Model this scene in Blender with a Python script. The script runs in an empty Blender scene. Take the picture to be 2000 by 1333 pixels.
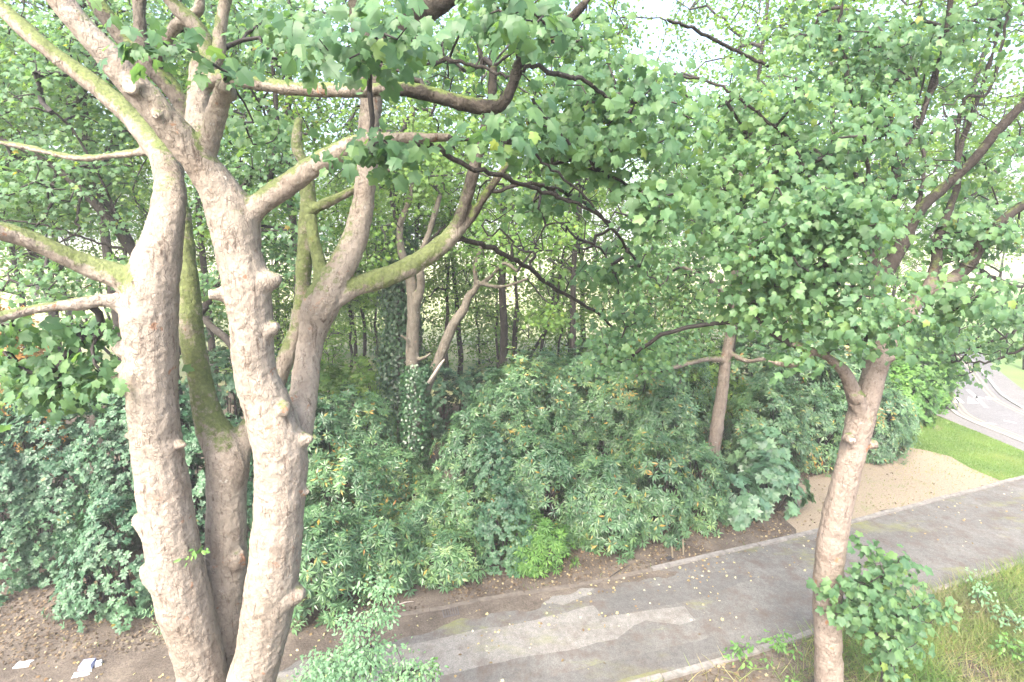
import bpy, math, random
import numpy as np
from mathutils import Vector, kdtree, noise as mnoise

# ------------------------------------------------------------------ camera, world, sun, exposure
SC = bpy.context.scene
COL = SC.collection
S = 7.0 / 6.0                     # metres per layout unit (eye height 6 units = 7 m, an upstairs window)
FPX = 1000.0                      # focal length in photo pixels (18 mm on 36 mm)
PITCH = math.radians(12.0)
CP, SP = math.cos(PITCH), math.sin(PITCH)
CAM = np.array([0.0, 0.0, 6.0 * S])
cd = bpy.data.cameras.new('camera'); cam = bpy.data.objects.new('camera', cd); COL.objects.link(cam)
cd.sensor_width = 36.0; cd.lens = 18.0; cd.clip_start = 0.05; cd.clip_end = 3000
cam.location = CAM; cam.rotation_euler = (math.radians(90) - PITCH, 0, 0)
SC.camera = cam

SUN_EL, SUN_AZ = 48.0, 205.0      # azimuth clockwise from +Y: behind the window, a little left
W = bpy.data.worlds.new('World'); SC.world = W; W.use_nodes = True
wn = W.node_tree.nodes; wl = W.node_tree.links
bg = wn['Background']; sky = wn.new('ShaderNodeTexSky'); sky.sky_type = 'NISHITA'; sky.sun_disc = False
sky.sun_elevation = math.radians(SUN_EL); sky.sun_rotation = math.radians(SUN_AZ)
sky.air_density = 1.0; sky.dust_density = 6.0; sky.ozone_density = 1.0
wl.new(sky.outputs[0], bg.inputs['Color']); bg.inputs['Strength'].default_value = 0.15
sd = bpy.data.lights.new('sun', 'SUN'); sun = bpy.data.objects.new('sun', sd); COL.objects.link(sun)
sd.energy = 1.0; sd.angle = math.radians(25); sd.color = (1.0, 0.95, 0.88)
az, el = math.radians(SUN_AZ), math.radians(SUN_EL)
sdir = Vector((math.sin(az) * math.cos(el), math.cos(az) * math.cos(el), math.sin(el)))
sun.rotation_euler = sdir.to_track_quat('Z', 'Y').to_euler(); sun.location = (0, 0, 40)
vs = SC.view_settings; vs.view_transform = 'Standard'; vs.look = 'None'; vs.gamma = 1.0; vs.use_curve_mapping = False
vs.exposure = 2.72
HAZE = 0.0019                     # density of the pale air
SC.render.engine = 'CYCLES'
cy = SC.cycles; cy.max_bounces = 5; cy.diffuse_bounces = 3; cy.glossy_bounces = 1; cy.transmission_bounces = 3
cy.transparent_max_bounces = 4; cy.volume_bounces = 0; cy.use_denoising = True; cy.caustics_reflective = False; cy.caustics_refractive = False

rng = np.random.default_rng(11); random.seed(11)
UP = np.array([0, 0, 1.0])

# ------------------------------------------------------------------ photo pixel -> point
def P(px, py, Y):
    """point on the ray of photo pixel (px,py) at horizontal distance Y (layout units)"""
    a = (px - 1000.0) / FPX; b = -(py - 666.5) / FPX
    dy = CP + b * SP; t = Y / dy
    return np.array([a * t, Y, -SP * t + b * CP * t]) * S + CAM
def depth(px, py, Y):
    b = -(py - 666.5) / FPX
    return Y / (CP + b * SP) * S
def G(px, py, z=0.0):
    a = (px - 1000.0) / FPX; b = -(py - 666.5) / FPX
    dz = -SP + b * CP; t = (6.0 * S - z) / -dz
    return np.array([a * t, (CP + b * SP) * t, z])
def project(p):
    q = np.atleast_2d(p) - CAM
    d = q[:, 1] * CP - q[:, 2] * SP; u = q[:, 1] * SP + q[:, 2] * CP
    d2 = np.where(np.abs(d) < 1e-3, 1e-3, d)
    return 1000 + q[:, 0] / d2 * FPX, 666.5 - u / d2 * FPX, d

# ------------------------------------------------------------------ objects
def link(o, parent=None, label=None, cat=None, group=None, kind=None):
    COL.objects.link(o)
    if parent is not None: o.parent = parent
    if label: o['label'] = label
    if cat: o['category'] = cat
    if group: o['group'] = group
    if kind: o['kind'] = kind
    return o
def thing(name, loc, label, cat, group=None, kind=None):
    o = bpy.data.objects.new(name, None); o.location = Vector(loc); o.empty_display_size = 0.2
    return link(o, None, label, cat, group, kind)
def mk_mesh(name, verts, faces_flat, nper, mat, rnd=None, smooth=False, attrs=None):
    """faces_flat: int array (F, nper)"""
    me = bpy.data.meshes.new(name)
    verts = np.asarray(verts, dtype=np.float32); f = np.asarray(faces_flat, dtype=np.int32)
    me.vertices.add(len(verts)); me.vertices.foreach_set('co', verts.ravel())
    me.loops.add(f.size); me.loops.foreach_set('vertex_index', f.ravel())
    me.polygons.add(len(f)); me.polygons.foreach_set('loop_start', np.arange(0, f.size, nper, dtype=np.int32))
    if smooth: me.polygons.foreach_set('use_smooth', np.ones(len(f), dtype=bool))
    if rnd is not None:
        a = me.attributes.new('rnd', 'FLOAT', 'POINT'); a.data.foreach_set('value', np.asarray(rnd, dtype=np.float32))
    me.update(calc_edges=True); me.validate()
    if mat: me.materials.append(mat)
    return me
def origin(parent):
    return np.array(parent.location) if parent is not None else np.zeros(3)
def part(name, verts, faces, nper, mat, parent, rnd=None, smooth=False, kind=None, label=None):
    me = mk_mesh(name, np.asarray(verts) - origin(parent), faces, nper, mat, rnd, smooth)
    o = bpy.data.objects.new(name, me)
    return link(o, parent, label, kind=kind)
def poly_mesh(name, verts, faces, mat, parent=None, smooth=False, **kw):
    me = bpy.data.meshes.new(name)
    me.from_pydata([tuple(np.asarray(v) - origin(parent)) for v in verts], [], faces); me.update()
    if smooth:
        for p_ in me.polygons: p_.use_smooth = True
    me.materials.append(mat)
    return link(bpy.data.objects.new(name, me), parent, **kw)

# ------------------------------------------------------------------ materials
def nodes(name):
    m = bpy.data.materials.new(name); m.use_nodes = True
    nt = m.node_tree; b = nt.nodes['Principled BSDF']
    return m, nt, b
def ramp(nt, fac, stops, interp='LINEAR'):
    r = nt.nodes.new('ShaderNodeValToRGB'); r.color_ramp.interpolation = interp
    e = r.color_ramp.elements
    while len(e) < len(stops): e.new(0.5)
    for i, (p_, c) in enumerate(stops):
        e[i].position = p_; e[i].color = (*c, 1) if len(c) == 3 else c
    nt.links.new(fac, r.inputs[0]); return r.outputs[0]
def noise_tex(nt, scale, detail=4, rough=0.6, coord='Object', dist=0.0, vscale=None):
    tc = nt.nodes.new('ShaderNodeTexCoord'); n = nt.nodes.new('ShaderNodeTexNoise')
    n.inputs['Scale'].default_value = scale; n.inputs['Detail'].default_value = detail
    n.inputs['Roughness'].default_value = rough; n.inputs['Distortion'].default_value = dist
    if vscale:
        mp = nt.nodes.new('ShaderNodeMapping'); mp.inputs['Scale'].default_value = vscale
        nt.links.new(tc.outputs[coord], mp.inputs[0]); nt.links.new(mp.outputs[0], n.inputs['Vector'])
    else: nt.links.new(tc.outputs[coord], n.inputs['Vector'])
    return n.outputs['Fac']
def mix(nt, fac, a, b, blend='MIX'):
    m = nt.nodes.new('ShaderNodeMix'); m.data_type = 'RGBA'; m.blend_type = blend
    for sock, v in ((m.inputs[0], fac), (m.inputs[6], a), (m.inputs[7], b)):
        if isinstance(v, (int, float)): sock.default_value = v
        elif isinstance(v, tuple): sock.default_value = (*v, 1)
        else: nt.links.new(v, sock)
    return m.outputs[2]
def mth(nt, op, a, b=0.0, clamp=False):
    m = nt.nodes.new('ShaderNodeMath'); m.operation = op; m.use_clamp = clamp
    for i, v in enumerate((a, b)):
        if isinstance(v, (int, float)): m.inputs[i].default_value = v
        else: nt.links.new(v, m.inputs[i])
    return m.outputs[0]
def bump(nt, b, h, strength=0.4, dist=0.02, prev=None):
    n = nt.nodes.new('ShaderNodeBump'); n.inputs['Strength'].default_value = strength; n.inputs['Distance'].default_value = dist
    nt.links.new(h, n.inputs['Height'])
    if prev is not None: nt.links.new(prev, n.inputs['Normal'])
    if b is not None: nt.links.new(n.outputs[0], b.inputs['Normal'])
    return n.outputs[0]

def leaf_mat(name, stops, transl=0.4, tcol=(1.35, 1.3, 0.6), rough=0.48, spec=0.4):
    m, nt, b = nodes(name)
    at = nt.nodes.new('ShaderNodeAttribute'); at.attribute_name = 'rnd'
    c = ramp(nt, at.outputs['Fac'], stops)
    nz = noise_tex(nt, 0.55, 2)
    c = mix(nt, 1.0, c, ramp(nt, nz, [(0.3, (0.72, 0.78, 0.8)), (0.7, (1.25, 1.2, 1.05))]), 'MULTIPLY')
    nt.links.new(c, b.inputs['Base Color']); b.inputs['Roughness'].default_value = rough
    b.inputs['Specular IOR Level'].default_value = spec
    tr = nt.nodes.new('ShaderNodeBsdfTranslucent')
    nt.links.new(mix(nt, 1.0, c, tcol, 'MULTIPLY'), tr.inputs[0])
    mx = nt.nodes.new('ShaderNodeMixShader'); mx.inputs[0].default_value = transl
    nt.links.new(b.outputs[0], mx.inputs[1]); nt.links.new(tr.outputs[0], mx.inputs[2])
    nt.links.new(mx.outputs[0], nt.nodes['Material Output'].inputs['Surface'])
    return m
YEL = (0.28, 0.20, 0.03)
M_SYC = leaf_mat('sycamore_leaf', [(0.0, (0.065, 0.145, 0.078)), (0.5, (0.105, 0.205, 0.10)), (0.9, (0.15, 0.255, 0.095)), (0.985, (0.2, 0.28, 0.07)), (1.0, YEL)], 0.52)
M_BACK = leaf_mat('woodland_leaf', [(0.0, (0.085, 0.18, 0.05)), (0.5, (0.135, 0.245, 0.065)), (0.95, (0.2, 0.31, 0.07)), (1.0, (0.24, 0.24, 0.05))], 0.55)
M_RHODO = leaf_mat('rhododendron_leaf', [(0.0, (0.036, 0.086, 0.042)), (0.5, (0.072, 0.155, 0.072)), (0.9, (0.125, 0.225, 0.092)), (0.955, (0.2, 0.235, 0.075)), (0.985, (0.32, 0.22, 0.04)), (1.0, (0.24, 0.12, 0.04))], 0.22, rough=0.36, spec=0.6)
M_HOLLY = leaf_mat('holly_leaf', [(0.0, (0.03, 0.078, 0.042)), (0.6, (0.052, 0.122, 0.064)), (0.97, (0.075, 0.15, 0.075)), (1.0, (0.2, 0.16, 0.04))], 0.18, rough=0.45, spec=0.45)
M_IVY = leaf_mat('ivy_leaf', [(0.0, (0.018, 0.05, 0.024)), (0.7, (0.036, 0.095, 0.038)), (1.0, (0.10, 0.2, 0.06))], 0.2, rough=0.35, spec=0.55)
M_PALE = leaf_mat('bramble_leaf', [(0.0, (0.06, 0.13, 0.075)), (0.6, (0.10, 0.2, 0.115)), (1.0, (0.16, 0.27, 0.14))], 0.25, rough=0.36, spec=0.6)
M_LIME = leaf_mat('hedge_leaf', [(0.0, (0.06, 0.15, 0.04)), (0.6, (0.095, 0.21, 0.05)), (1.0, (0.14, 0.27, 0.06))], 0.4)
M_ASH = leaf_mat('sapling_leaf', [(0.0, (0.11, 0.225, 0.125)), (0.6, (0.16, 0.29, 0.165)), (0.97, (0.22, 0.35, 0.17)), (1.0, (0.28, 0.30, 0.06))], 0.42)
M_ORANGE = leaf_mat('autumn_leaf', [(0.0, (0.1, 0.12, 0.03)), (0.35, (0.26, 0.15, 0.03)), (1.0, (0.5, 0.25, 0.05))], 0.35)
M_FALLEN = leaf_mat('fallen_leaf', [(0.0, (0.13, 0.085, 0.05)), (0.4, (0.22, 0.17, 0.085)), (0.75, (0.36, 0.32, 0.17)), (1.0, (0.46, 0.44, 0.32))], 0.15, tcol=(1, 1, 1), rough=0.6, spec=0.2)
M_LITTER = leaf_mat('leaf_litter', [(0.0, (0.06, 0.043, 0.032)), (0.5, (0.11, 0.082, 0.058)), (0.85, (0.17, 0.13, 0.085)), (1.0, (0.28, 0.24, 0.15))], 0.1, tcol=(1, 1, 1), rough=0.7, spec=0.15)
M_GRASS = leaf_mat('grass_blade', [(0.0, (0.05, 0.12, 0.03)), (0.45, (0.09, 0.17, 0.045)), (0.75, (0.16, 0.21, 0.07)), (1.0, (0.28, 0.24, 0.14))], 0.35, rough=0.5, spec=0.3)
M_LAWN = leaf_mat('lawn_blade', [(0.0, (0.09, 0.165, 0.04)), (0.6, (0.135, 0.22, 0.055)), (1.0, (0.21, 0.26, 0.09))], 0.35, rough=0.5, spec=0.3)

def bark_mat(name, light, mid, dark, moss=True, fine=22.0, peel=0.25):
    m, nt, b = nodes(name)
    n1 = noise_tex(nt, 3.0, 6, 0.62); n2 = noise_tex(nt, fine, 6, 0.68, vscale=(1, 1, 0.45)); n3 = noise_tex(nt, 9.0, 3, 0.5, dist=0.6)
    c = ramp(nt, n1, [(0.32, mid), (0.5, light), (0.68, tuple(x * 0.88 for x in light))])
    tc = nt.nodes.new('ShaderNodeTexCoord')
    wp = nt.nodes.new('ShaderNodeMapping'); wp.inputs['Scale'].default_value = (1, 1, 0.55)
    nt.links.new(tc.outputs['Object'], wp.inputs[0])
    wv = nt.nodes.new('ShaderNodeTexNoise'); wv.inputs['Scale'].default_value = 6; nt.links.new(tc.outputs['Object'], wv.inputs['Vector'])
    ad = nt.nodes.new('ShaderNodeVectorMath'); ad.operation = 'MULTIPLY_ADD'
    nt.links.new(wv.outputs['Color'], ad.inputs[0]); ad.inputs[1].default_value = (0.16, 0.16, 0.16); nt.links.new(wp.outputs[0], ad.inputs[2])
    vo = nt.nodes.new('ShaderNodeTexVoronoi'); vo.feature = 'DISTANCE_TO_EDGE'; vo.inputs['Scale'].default_value = fine * 0.75
    nt.links.new(ad.outputs[0], vo.inputs['Vector'])
    crack = ramp(nt, vo.outputs['Distance'], [(0.0, (0, 0, 0)), (0.05, (1, 1, 1))])
    flake = ramp(nt, n3, [(0.45, (0, 0, 0)), (0.6, (1, 1, 1))])          # where the bark is scaly
    cm = mth(nt, 'MULTIPLY', mth(nt, 'SUBTRACT', 1.0, crack), mth(nt, 'MULTIPLY', flake, 0.9)) 
    c = mix(nt, mth(nt, 'MULTIPLY', cm, 0.55), c, dark)
    c = mix(nt, ramp(nt, n2, [(0.30, (0.9, 0.9, 0.9)), (0.46, (0, 0, 0))]), c, tuple(x * .7 for x in mid))
    fs = noise_tex(nt, 16, 7, 0.75, vscale=(1, 1, 0.16), dist=.5)
    c = mix(nt, ramp(nt, fs, [(0.36, (0.85, 0.85, 0.85)), (0.43, (0, 0, 0))]), c, dark)      # short fissures along the grain
    st_ = noise_tex(nt, 1.1, 5, 0.65, vscale=(1, 1, .5))
    c = mix(nt, .8, c, ramp(nt, st_, [(0.32, (0.74, 0.72, 0.68)), (0.66, (1.14, 1.13, 1.12))]), 'MULTIPLY')      # weather stains
    pe = noise_tex(nt, 4.2, 5, 0.7, dist=0.4)
    c = mix(nt, ramp(nt, pe, [(0.635, (0, 0, 0)), (0.665, (peel * 3, peel * 3, peel * 3))]), c, (0.24, 0.12, 0.065))   # torn bark
    li = noise_tex(nt, 13.0, 6, 0.75)
    c = mix(nt, ramp(nt, li, [(0.62, (0, 0, 0)), (0.68, (0.7, 0.7, 0.7))]), c, mix(nt, .5, c, (0.40, 0.40, 0.37)) if not moss else (0.38, 0.38, 0.35))      # lichen
    if moss:
        at = nt.nodes.new('ShaderNodeAttribute'); at.attribute_name = 'moss'
        mn = noise_tex(nt, 6.0, 9, 0.8)
        mm = mth(nt, 'SUBTRACT', mth(nt, 'ADD', at.outputs['Fac'], mn), 0.735)
        mm = mth(nt, 'MULTIPLY', mth(nt, 'MULTIPLY', mm, 9.0, clamp=True), .8)
        mc = ramp(nt, noise_tex(nt, 30, 4), [(0.3, (0.055, 0.085, 0.018)), (0.7, (0.12, 0.17, 0.036))])
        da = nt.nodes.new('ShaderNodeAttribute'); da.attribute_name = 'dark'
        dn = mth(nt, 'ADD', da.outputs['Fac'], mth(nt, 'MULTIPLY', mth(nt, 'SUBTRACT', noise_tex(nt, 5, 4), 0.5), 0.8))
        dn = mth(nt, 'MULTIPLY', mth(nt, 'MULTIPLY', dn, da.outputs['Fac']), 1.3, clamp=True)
        c = mix(nt, dn, c, mix(nt, 1.0, c, (0.13, 0.128, 0.125), 'MULTIPLY'))      # dark lichened bark and canopy shade, both put into the upper limbs' colour
        c = mix(nt, mm, c, mc)
    nt.links.new(c, b.inputs['Base Color']); b.inputs['Roughness'].default_value = 0.85; b.inputs['Specular IOR Level'].default_value = 0.25
    h = mth(nt, 'ADD', mth(nt, 'MULTIPLY', mth(nt, 'MULTIPLY', crack, flake), 0.3), mth(nt, 'MULTIPLY', n2, 1.0))
    p_ = bump(nt, None, noise_tex(nt, 11, 6, 0.7), 0.7, 0.045)
    p_ = bump(nt, None, fs, 0.6, 0.02, p_)
    bump(nt, b, h, 0.9, 0.02, p_)
    return m
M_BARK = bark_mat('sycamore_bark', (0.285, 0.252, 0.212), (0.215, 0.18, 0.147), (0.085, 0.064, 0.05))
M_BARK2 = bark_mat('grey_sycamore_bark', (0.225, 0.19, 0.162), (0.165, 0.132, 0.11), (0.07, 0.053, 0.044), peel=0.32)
M_BARK3 = bark_mat('grey_green_woodland_bark', (0.135, 0.122, 0.10), (0.09, 0.08, 0.063), (0.04, 0.034, 0.027), peel=0.1)  # greyer, greener bark for the forked ivy clad tree
M_BARKD = bark_mat('shaded_dark_bark', (0.04, 0.036, 0.031), (0.026, 0.022, 0.019), (0.014, 0.012, 0.01), moss=False, peel=0.0)  # dark lichened bark with the shade of dense canopy put into its colour
def simple(name, col, rough=0.8, var=0.25, scale=20, bmp=0.2, bd=0.01):
    m, nt, b = nodes(name)
    n = noise_tex(nt, scale, 5, 0.65)
    c = ramp(nt, n, [(0.3, tuple(x * (1 - var) for x in col)), (0.7, tuple(min(1, x * (1 + var)) for x in col))])
    nt.links.new(c, b.inputs['Base Color']); b.inputs['Roughness'].default_value = rough
    if bmp: bump(nt, b, n, bmp, bd)
    return m
M_TWIG = simple('twig_bark', (0.026, 0.022, 0.019), 0.85, 0.4, 14)  # twig colour lowered to include the shade inside the crowns
M_CUT = simple('cut_wood', (0.34, 0.30, 0.245), 0.8, 0.18, 40)
M_DEAD = simple('dead_wood', (0.27, 0.24, 0.21), 0.8, 0.3, 30)
M_RKERB = simple('road_kerb_stone', (0.2, 0.195, 0.19), 0.85, 0.1, 9, 0.2)
M_KERB2 = simple('soil_stained_edging', (0.10, 0.085, 0.07), 0.9, 0.35, 9, 0.4)
M_KERB = simple('edging_concrete', (0.15, 0.142, 0.13), 0.85, 0.4, 9, 0.4)

def soil_mat():
    m, nt, b = nodes('woodland_soil')
    n = noise_tex(nt, 1.3, 6, 0.65, coord='Generated' if False else 'Object'); n2 = noise_tex(nt, 28, 6, 0.7)
    c = ramp(nt, n, [(0.3, (0.06, 0.051, 0.044)), (0.5, (0.095, 0.082, 0.07)), (0.72, (0.15, 0.13, 0.109))])
    c = mix(nt, 0.7, c, ramp(nt, n2, [(0.3, (0.5, 0.5, 0.5)), (0.7, (1.5, 1.45, 1.35))]), 'MULTIPLY')
    nt.links.new(c, b.inputs['Base Color']); b.inputs['Roughness'].default_value = 0.95; b.inputs['Specular IOR Level'].default_value = 0.1
    bump(nt, b, n2, 0.8, 0.03); return m
def dry_mat():
    m, nt, b = nodes('dry_bare_verge')
    n = noise_tex(nt, 0.9, 5, 0.6); n2 = noise_tex(nt, 26, 8, 0.8); n3 = noise_tex(nt, 1.6, 7, 0.75)
    c = ramp(nt, n2, [(0.3, (0.12, 0.092, 0.065)), (0.5, (0.20, 0.163, 0.115)), (0.72, (0.29, 0.245, 0.18))])
    c = mix(nt, ramp(nt, n3, [(0.56, (0, 0, 0)), (0.7, (0.6, 0.6, 0.6))]), c, (0.12, 0.15, 0.05))
    nt.links.new(c, b.inputs['Base Color']); b.inputs['Roughness'].default_value = 0.95
    bump(nt, b, n2, 0.7, 0.03); return m
def tarmac_mat(name, base, moss=0.0, dirt=0.4, spread=0.25):
    m, nt, b = nodes(name)
    n = noise_tex(nt, 0.8, 6, 0.6); g = noise_tex(nt, 60, 4, 0.85); n3 = noise_tex(nt, 2.6, 8, 0.75); n4 = noise_tex(nt, 9, 5, 0.75)
    c = ramp(nt, n, [(0.3, tuple(x * (1 - spread) for x in base)), (0.7, tuple(x * (1 + spread) for x in base))])
    c = mix(nt, 0.75, c, ramp(nt, g, [(0.35, (0.55, 0.55, 0.55)), (0.65, (1.5, 1.5, 1.5))]), 'MULTIPLY')
    c = mix(nt, .8, c, ramp(nt, n4, [(0.3, (0.72, 0.72, 0.72)), (0.7, (1.28, 1.27, 1.25))]), 'MULTIPLY')
    c = mix(nt, ramp(nt, n3, [(0.47, (0, 0, 0)), (0.66, (dirt, dirt, dirt))]), c, (0.075, 0.056, 0.045))
    if moss:
        mo = noise_tex(nt, 0.55, 8, 0.72, vscale=(0.6, 1.5, 1))
        c = mix(nt, ramp(nt, mo, [(0.54, (0, 0, 0)), (0.66, (moss, moss, moss))]), c, (0.15, 0.16, 0.045))
    nt.links.new(c, b.inputs['Base Color']); b.inputs['Roughness'].default_value = 0.85; b.inputs['Specular IOR Level'].default_value = 0.25
    bump(nt, b, g, 0.7, 0.012); return m
def meadow_mat():
    m, nt, b = nodes('meadow_grass')
    n = noise_tex(nt, 0.12, 5, 0.6); n2 = noise_tex(nt, 6, 6, 0.7)
    c = ramp(nt, n, [(0.3, (0.2, 0.24, 0.09)), (0.7, (0.34, 0.32, 0.18))])
    c = mix(nt, 0.6, c, ramp(nt, n2, [(0.3, (0.7, 0.7, 0.7)), (0.7, (1.3, 1.3, 1.3))]), 'MULTIPLY')
    nt.links.new(c, b.inputs['Base Color']); b.inputs['Roughness'].default_value = 0.95; bump(nt, b, n2, 0.5, 0.05); return m
def lawn_mat():
    m, nt, b = nodes('lawn_turf')
    n = noise_tex(nt, 0.7, 5, 0.6); n2 = noise_tex(nt, 24, 6, 0.7)
    c = ramp(nt, n, [(0.3, (0.085, 0.155, 0.04)), (0.7, (0.14, 0.21, 0.06))])
    c = mix(nt, 0.7, c, ramp(nt, n2, [(0.3, (0.6, 0.6, 0.6)), (0.7, (1.35, 1.35, 1.3))]), 'MULTIPLY')
    nt.links.new(c, b.inputs['Base Color']); b.inputs['Roughness'].default_value = 0.9; bump(nt, b, n2, 0.6, 0.03); return m
M_SOIL = soil_mat(); M_DRY = dry_mat(); M_MEADOW = meadow_mat(); M_LAWNG = lawn_mat()
M_PATH = tarmac_mat('old_tarmac', (0.100, 0.098, 0.093), 0.75, 0.75)
M_PATCH = tarmac_mat('pale_repair', (0.15, 0.146, 0.137), 0.35, 0.45, 0.16)
M_PATCHD = tarmac_mat('dark_repair', (0.084, 0.083, 0.08), 0.2, 0.3, 0.12)
M_ROAD = tarmac_mat('road_tarmac', (0.125, 0.125, 0.132), 0, 0.05, 0.08)
M_FOOT = tarmac_mat('footway_tarmac', (0.135, 0.132, 0.133), 0, 0.1, 0.1)
M_WHITE = simple('road_paint', (0.36, 0.36, 0.36), 0.7, 0.08, 12, 0)
M_YELLOW = simple('yellow_paint', (0.27, 0.24, 0.15), 0.7, 0.15, 12, 0)

# ------------------------------------------------------------------ ground sheets
def sheet(name, pts, z, mat, kind='structure', parent=None, label=None, wob=0.0, sub=0.25, **kw):
    """flat polygon sheet from ground points (world x,y), edges made uneven by wob"""
    pts = [np.asarray(p_)[:2] for p_ in pts]; out = []
    for i in range(len(pts)):
        a, b = pts[i], pts[(i + 1) % len(pts)]
        n = max(1, int(np.linalg.norm(b - a) / sub)) if wob else 1
        n = min(n, 160)
        for k in range(n):
            q = a + (b - a) * k / n
            if wob:
                v = mnoise.noise_vector(Vector((q[0] * 2.1, q[1] * 2.1, z * 50)))
                v2 = mnoise.noise_vector(Vector((q[0] * 7, q[1] * 7, z * 50)))
                q = q + np.array([v.x + 0.4 * v2.x, v.y + 0.4 * v2.y]) * wob
            out.append((q[0], q[1], z))
    from mathutils.geometry import tessellate_polygon
    tris = tessellate_polygon([[Vector(p_) for p_ in out]])
    fs = []
    for t in tris:
        a, b, c = (Vector(out[i]) for i in t)
        fs.append(t if (b - a).cross(c - a).z > 0 else (t[0], t[2], t[1]))
    return poly_mesh(name, out, fs, mat, parent, kind=kind, label=label, **kw)
def gl(pp): return [G(*p_) for p_ in pp]

sheet('ground', [(-420, -60), (420, -60), (420, 700), (-420, 700)], 0.0, M_SOIL)
sheet('meadow', [(-400, 25 * S), (-12 * S, 20 * S), (-7 * S, 17.5 * S), (5 * S, 17.5 * S), (11 * S, 19 * S), (14 * S, 24 * S), (19 * S, 31 * S), (60, 60), (300, 120), (400, 690), (-400, 690)], 0.004, M_MEADOW, wob=0.5, sub=4)
# path: traced edges
FAR = [(-700, 1395), (-300, 1345), (0, 1308), (300, 1272), (560, 1238), (780, 1205), (940, 1173), (1150, 1140), (1280, 1113), (1430, 1078), (1600, 1038), (1800, 986), (2000, 934), (2300, 855)]
NEAR = [(400, 1560), (700, 1480), (1000, 1402), (1200, 1350), (1435, 1285), (1590, 1238), (1785, 1170), (2000, 1100), (2400, 975)]
far_w = gl(FAR); near_w = gl(NEAR)
far_w.insert(0, far_w[0] + (far_w[0] - far_w[2]) * 1.0); near_w.insert(0, near_w[0] + (near_w[0] - near_w[1]) * 4)
path_poly = far_w + near_w[::-1]
sheet('path', path_poly, 0.008, M_PATH, wob=0.02)
P1 = gl([(760, 1268), (900, 1240), (1040, 1212), (1158, 1184), (1176, 1208), (1270, 1192), (1335, 1185), (1358, 1212), (1328, 1222), (1262, 1213), (1238, 1222), (1205, 1248), (1130, 1268), (1000, 1290), (900, 1312), (760, 1345), (600, 1390), (480, 1330)])
sheet('repair_patch', P1, 0.012, M_PATCH, kind='structure', wob=0.035, sub=0.12)
sheet('repair_patch', gl([(1000, 1345), (1200, 1290), (1395, 1245), (1410, 1272), (1230, 1325), (1060, 1372), (950, 1385)]), 0.012, M_PATCHD, kind='structure', wob=0.03, sub=0.12)
sheet('repair_patch', gl([(1180, 1172), (1330, 1135), (1400, 1118), (1480, 1130), (1360, 1172), (1190, 1205)]), 0.012, M_PATCHD, kind='structure', wob=0.03, sub=0.12)
sheet('repair_patch', gl([(1050, 1178), (1110, 1152), (1165, 1142), (1150, 1166), (1100, 1182)]), 0.012, M_PATCH, kind='structure', wob=0.06, sub=0.1)
spill_in = gl([(-700, 1700), (-300, 1620), (0, 1520), (260, 1420), (430, 1350), (560, 1305), (660, 1276), (780, 1248), (900, 1216), (1000, 1196), (1090, 1165), (1180, 1152), (1260, 1135), (1330, 1118)])
sheet('soil_spill', [p_ + np.array([0, .1, 0]) for p_ in far_w[1:10]] + spill_in[::-1], 0.0125, M_SOIL, wob=.16, sub=.07)
# verges by the far road
sheet('dry_verge', gl([(1560, 1045), (1500, 985), (1640, 905), (1700, 880), (1756, 852), (1819, 806), (2060, 910), (2200, 878), (2000, 932), (1800, 984), (1700, 1010)]), 0.004, M_DRY, wob=0.2)
lawn_poly = gl([(1750, 856), (1790, 826), (1819, 809), (1900, 841), (2000, 883), (2150, 870), (2000, 930), (1954, 939), (1895, 913), (1857, 890), (1806, 878), (1770, 873)])
lawn_poly = gl([(1750, 856), (1790, 826), (1819, 809), (1900, 841), (2000, 883), (2060, 908), (2000, 931), (1954, 940), (1895, 915), (1857, 893), (1806, 880), (1770, 873)])
lawn = sheet('lawn', lawn_poly, 0.010, M_LAWNG, wob=0.08)
sheet('bare_patch', gl([(1815, 836), (1830, 831), (1845, 837), (1832, 842)]), 0.014, M_DRY, wob=0.05, sub=0.1)
kerb_w = gl([(1700, 600), (1752, 660), (1800, 722), (1844, 783), (1862, 806), (1895, 824), (1946, 844), (2000, 866), (2200, 945)])
foot_in = gl([(1690, 612), (1735, 668), (1783, 735), (1816, 793), (1819, 807), (1900, 840), (2000, 882), (2200, 962)])
sheet('footway', kerb_w + foot_in[::-1], 0.012, M_FOOT)
road_far = gl([(2300, 930), (2000, 800), (1956, 772), (1933, 744), (1905, 712), (1862, 670), (1790, 600)])
sheet('road', kerb_w + [G(2600, 1000)] + road_far, 0.004, M_ROAD)
foot2 = gl([(2400, 905), (2000, 763), (1961, 733), (1925, 700), (1880, 655), (1805, 592)])
sheet('footway', road_far + foot2[::-1], 0.012, M_FOOT)
sheet('grass_bank', foot2 + [G(2000, 540), G(3200, 560), G(3600, 900)], 0.008, M_LAWNG)

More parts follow.
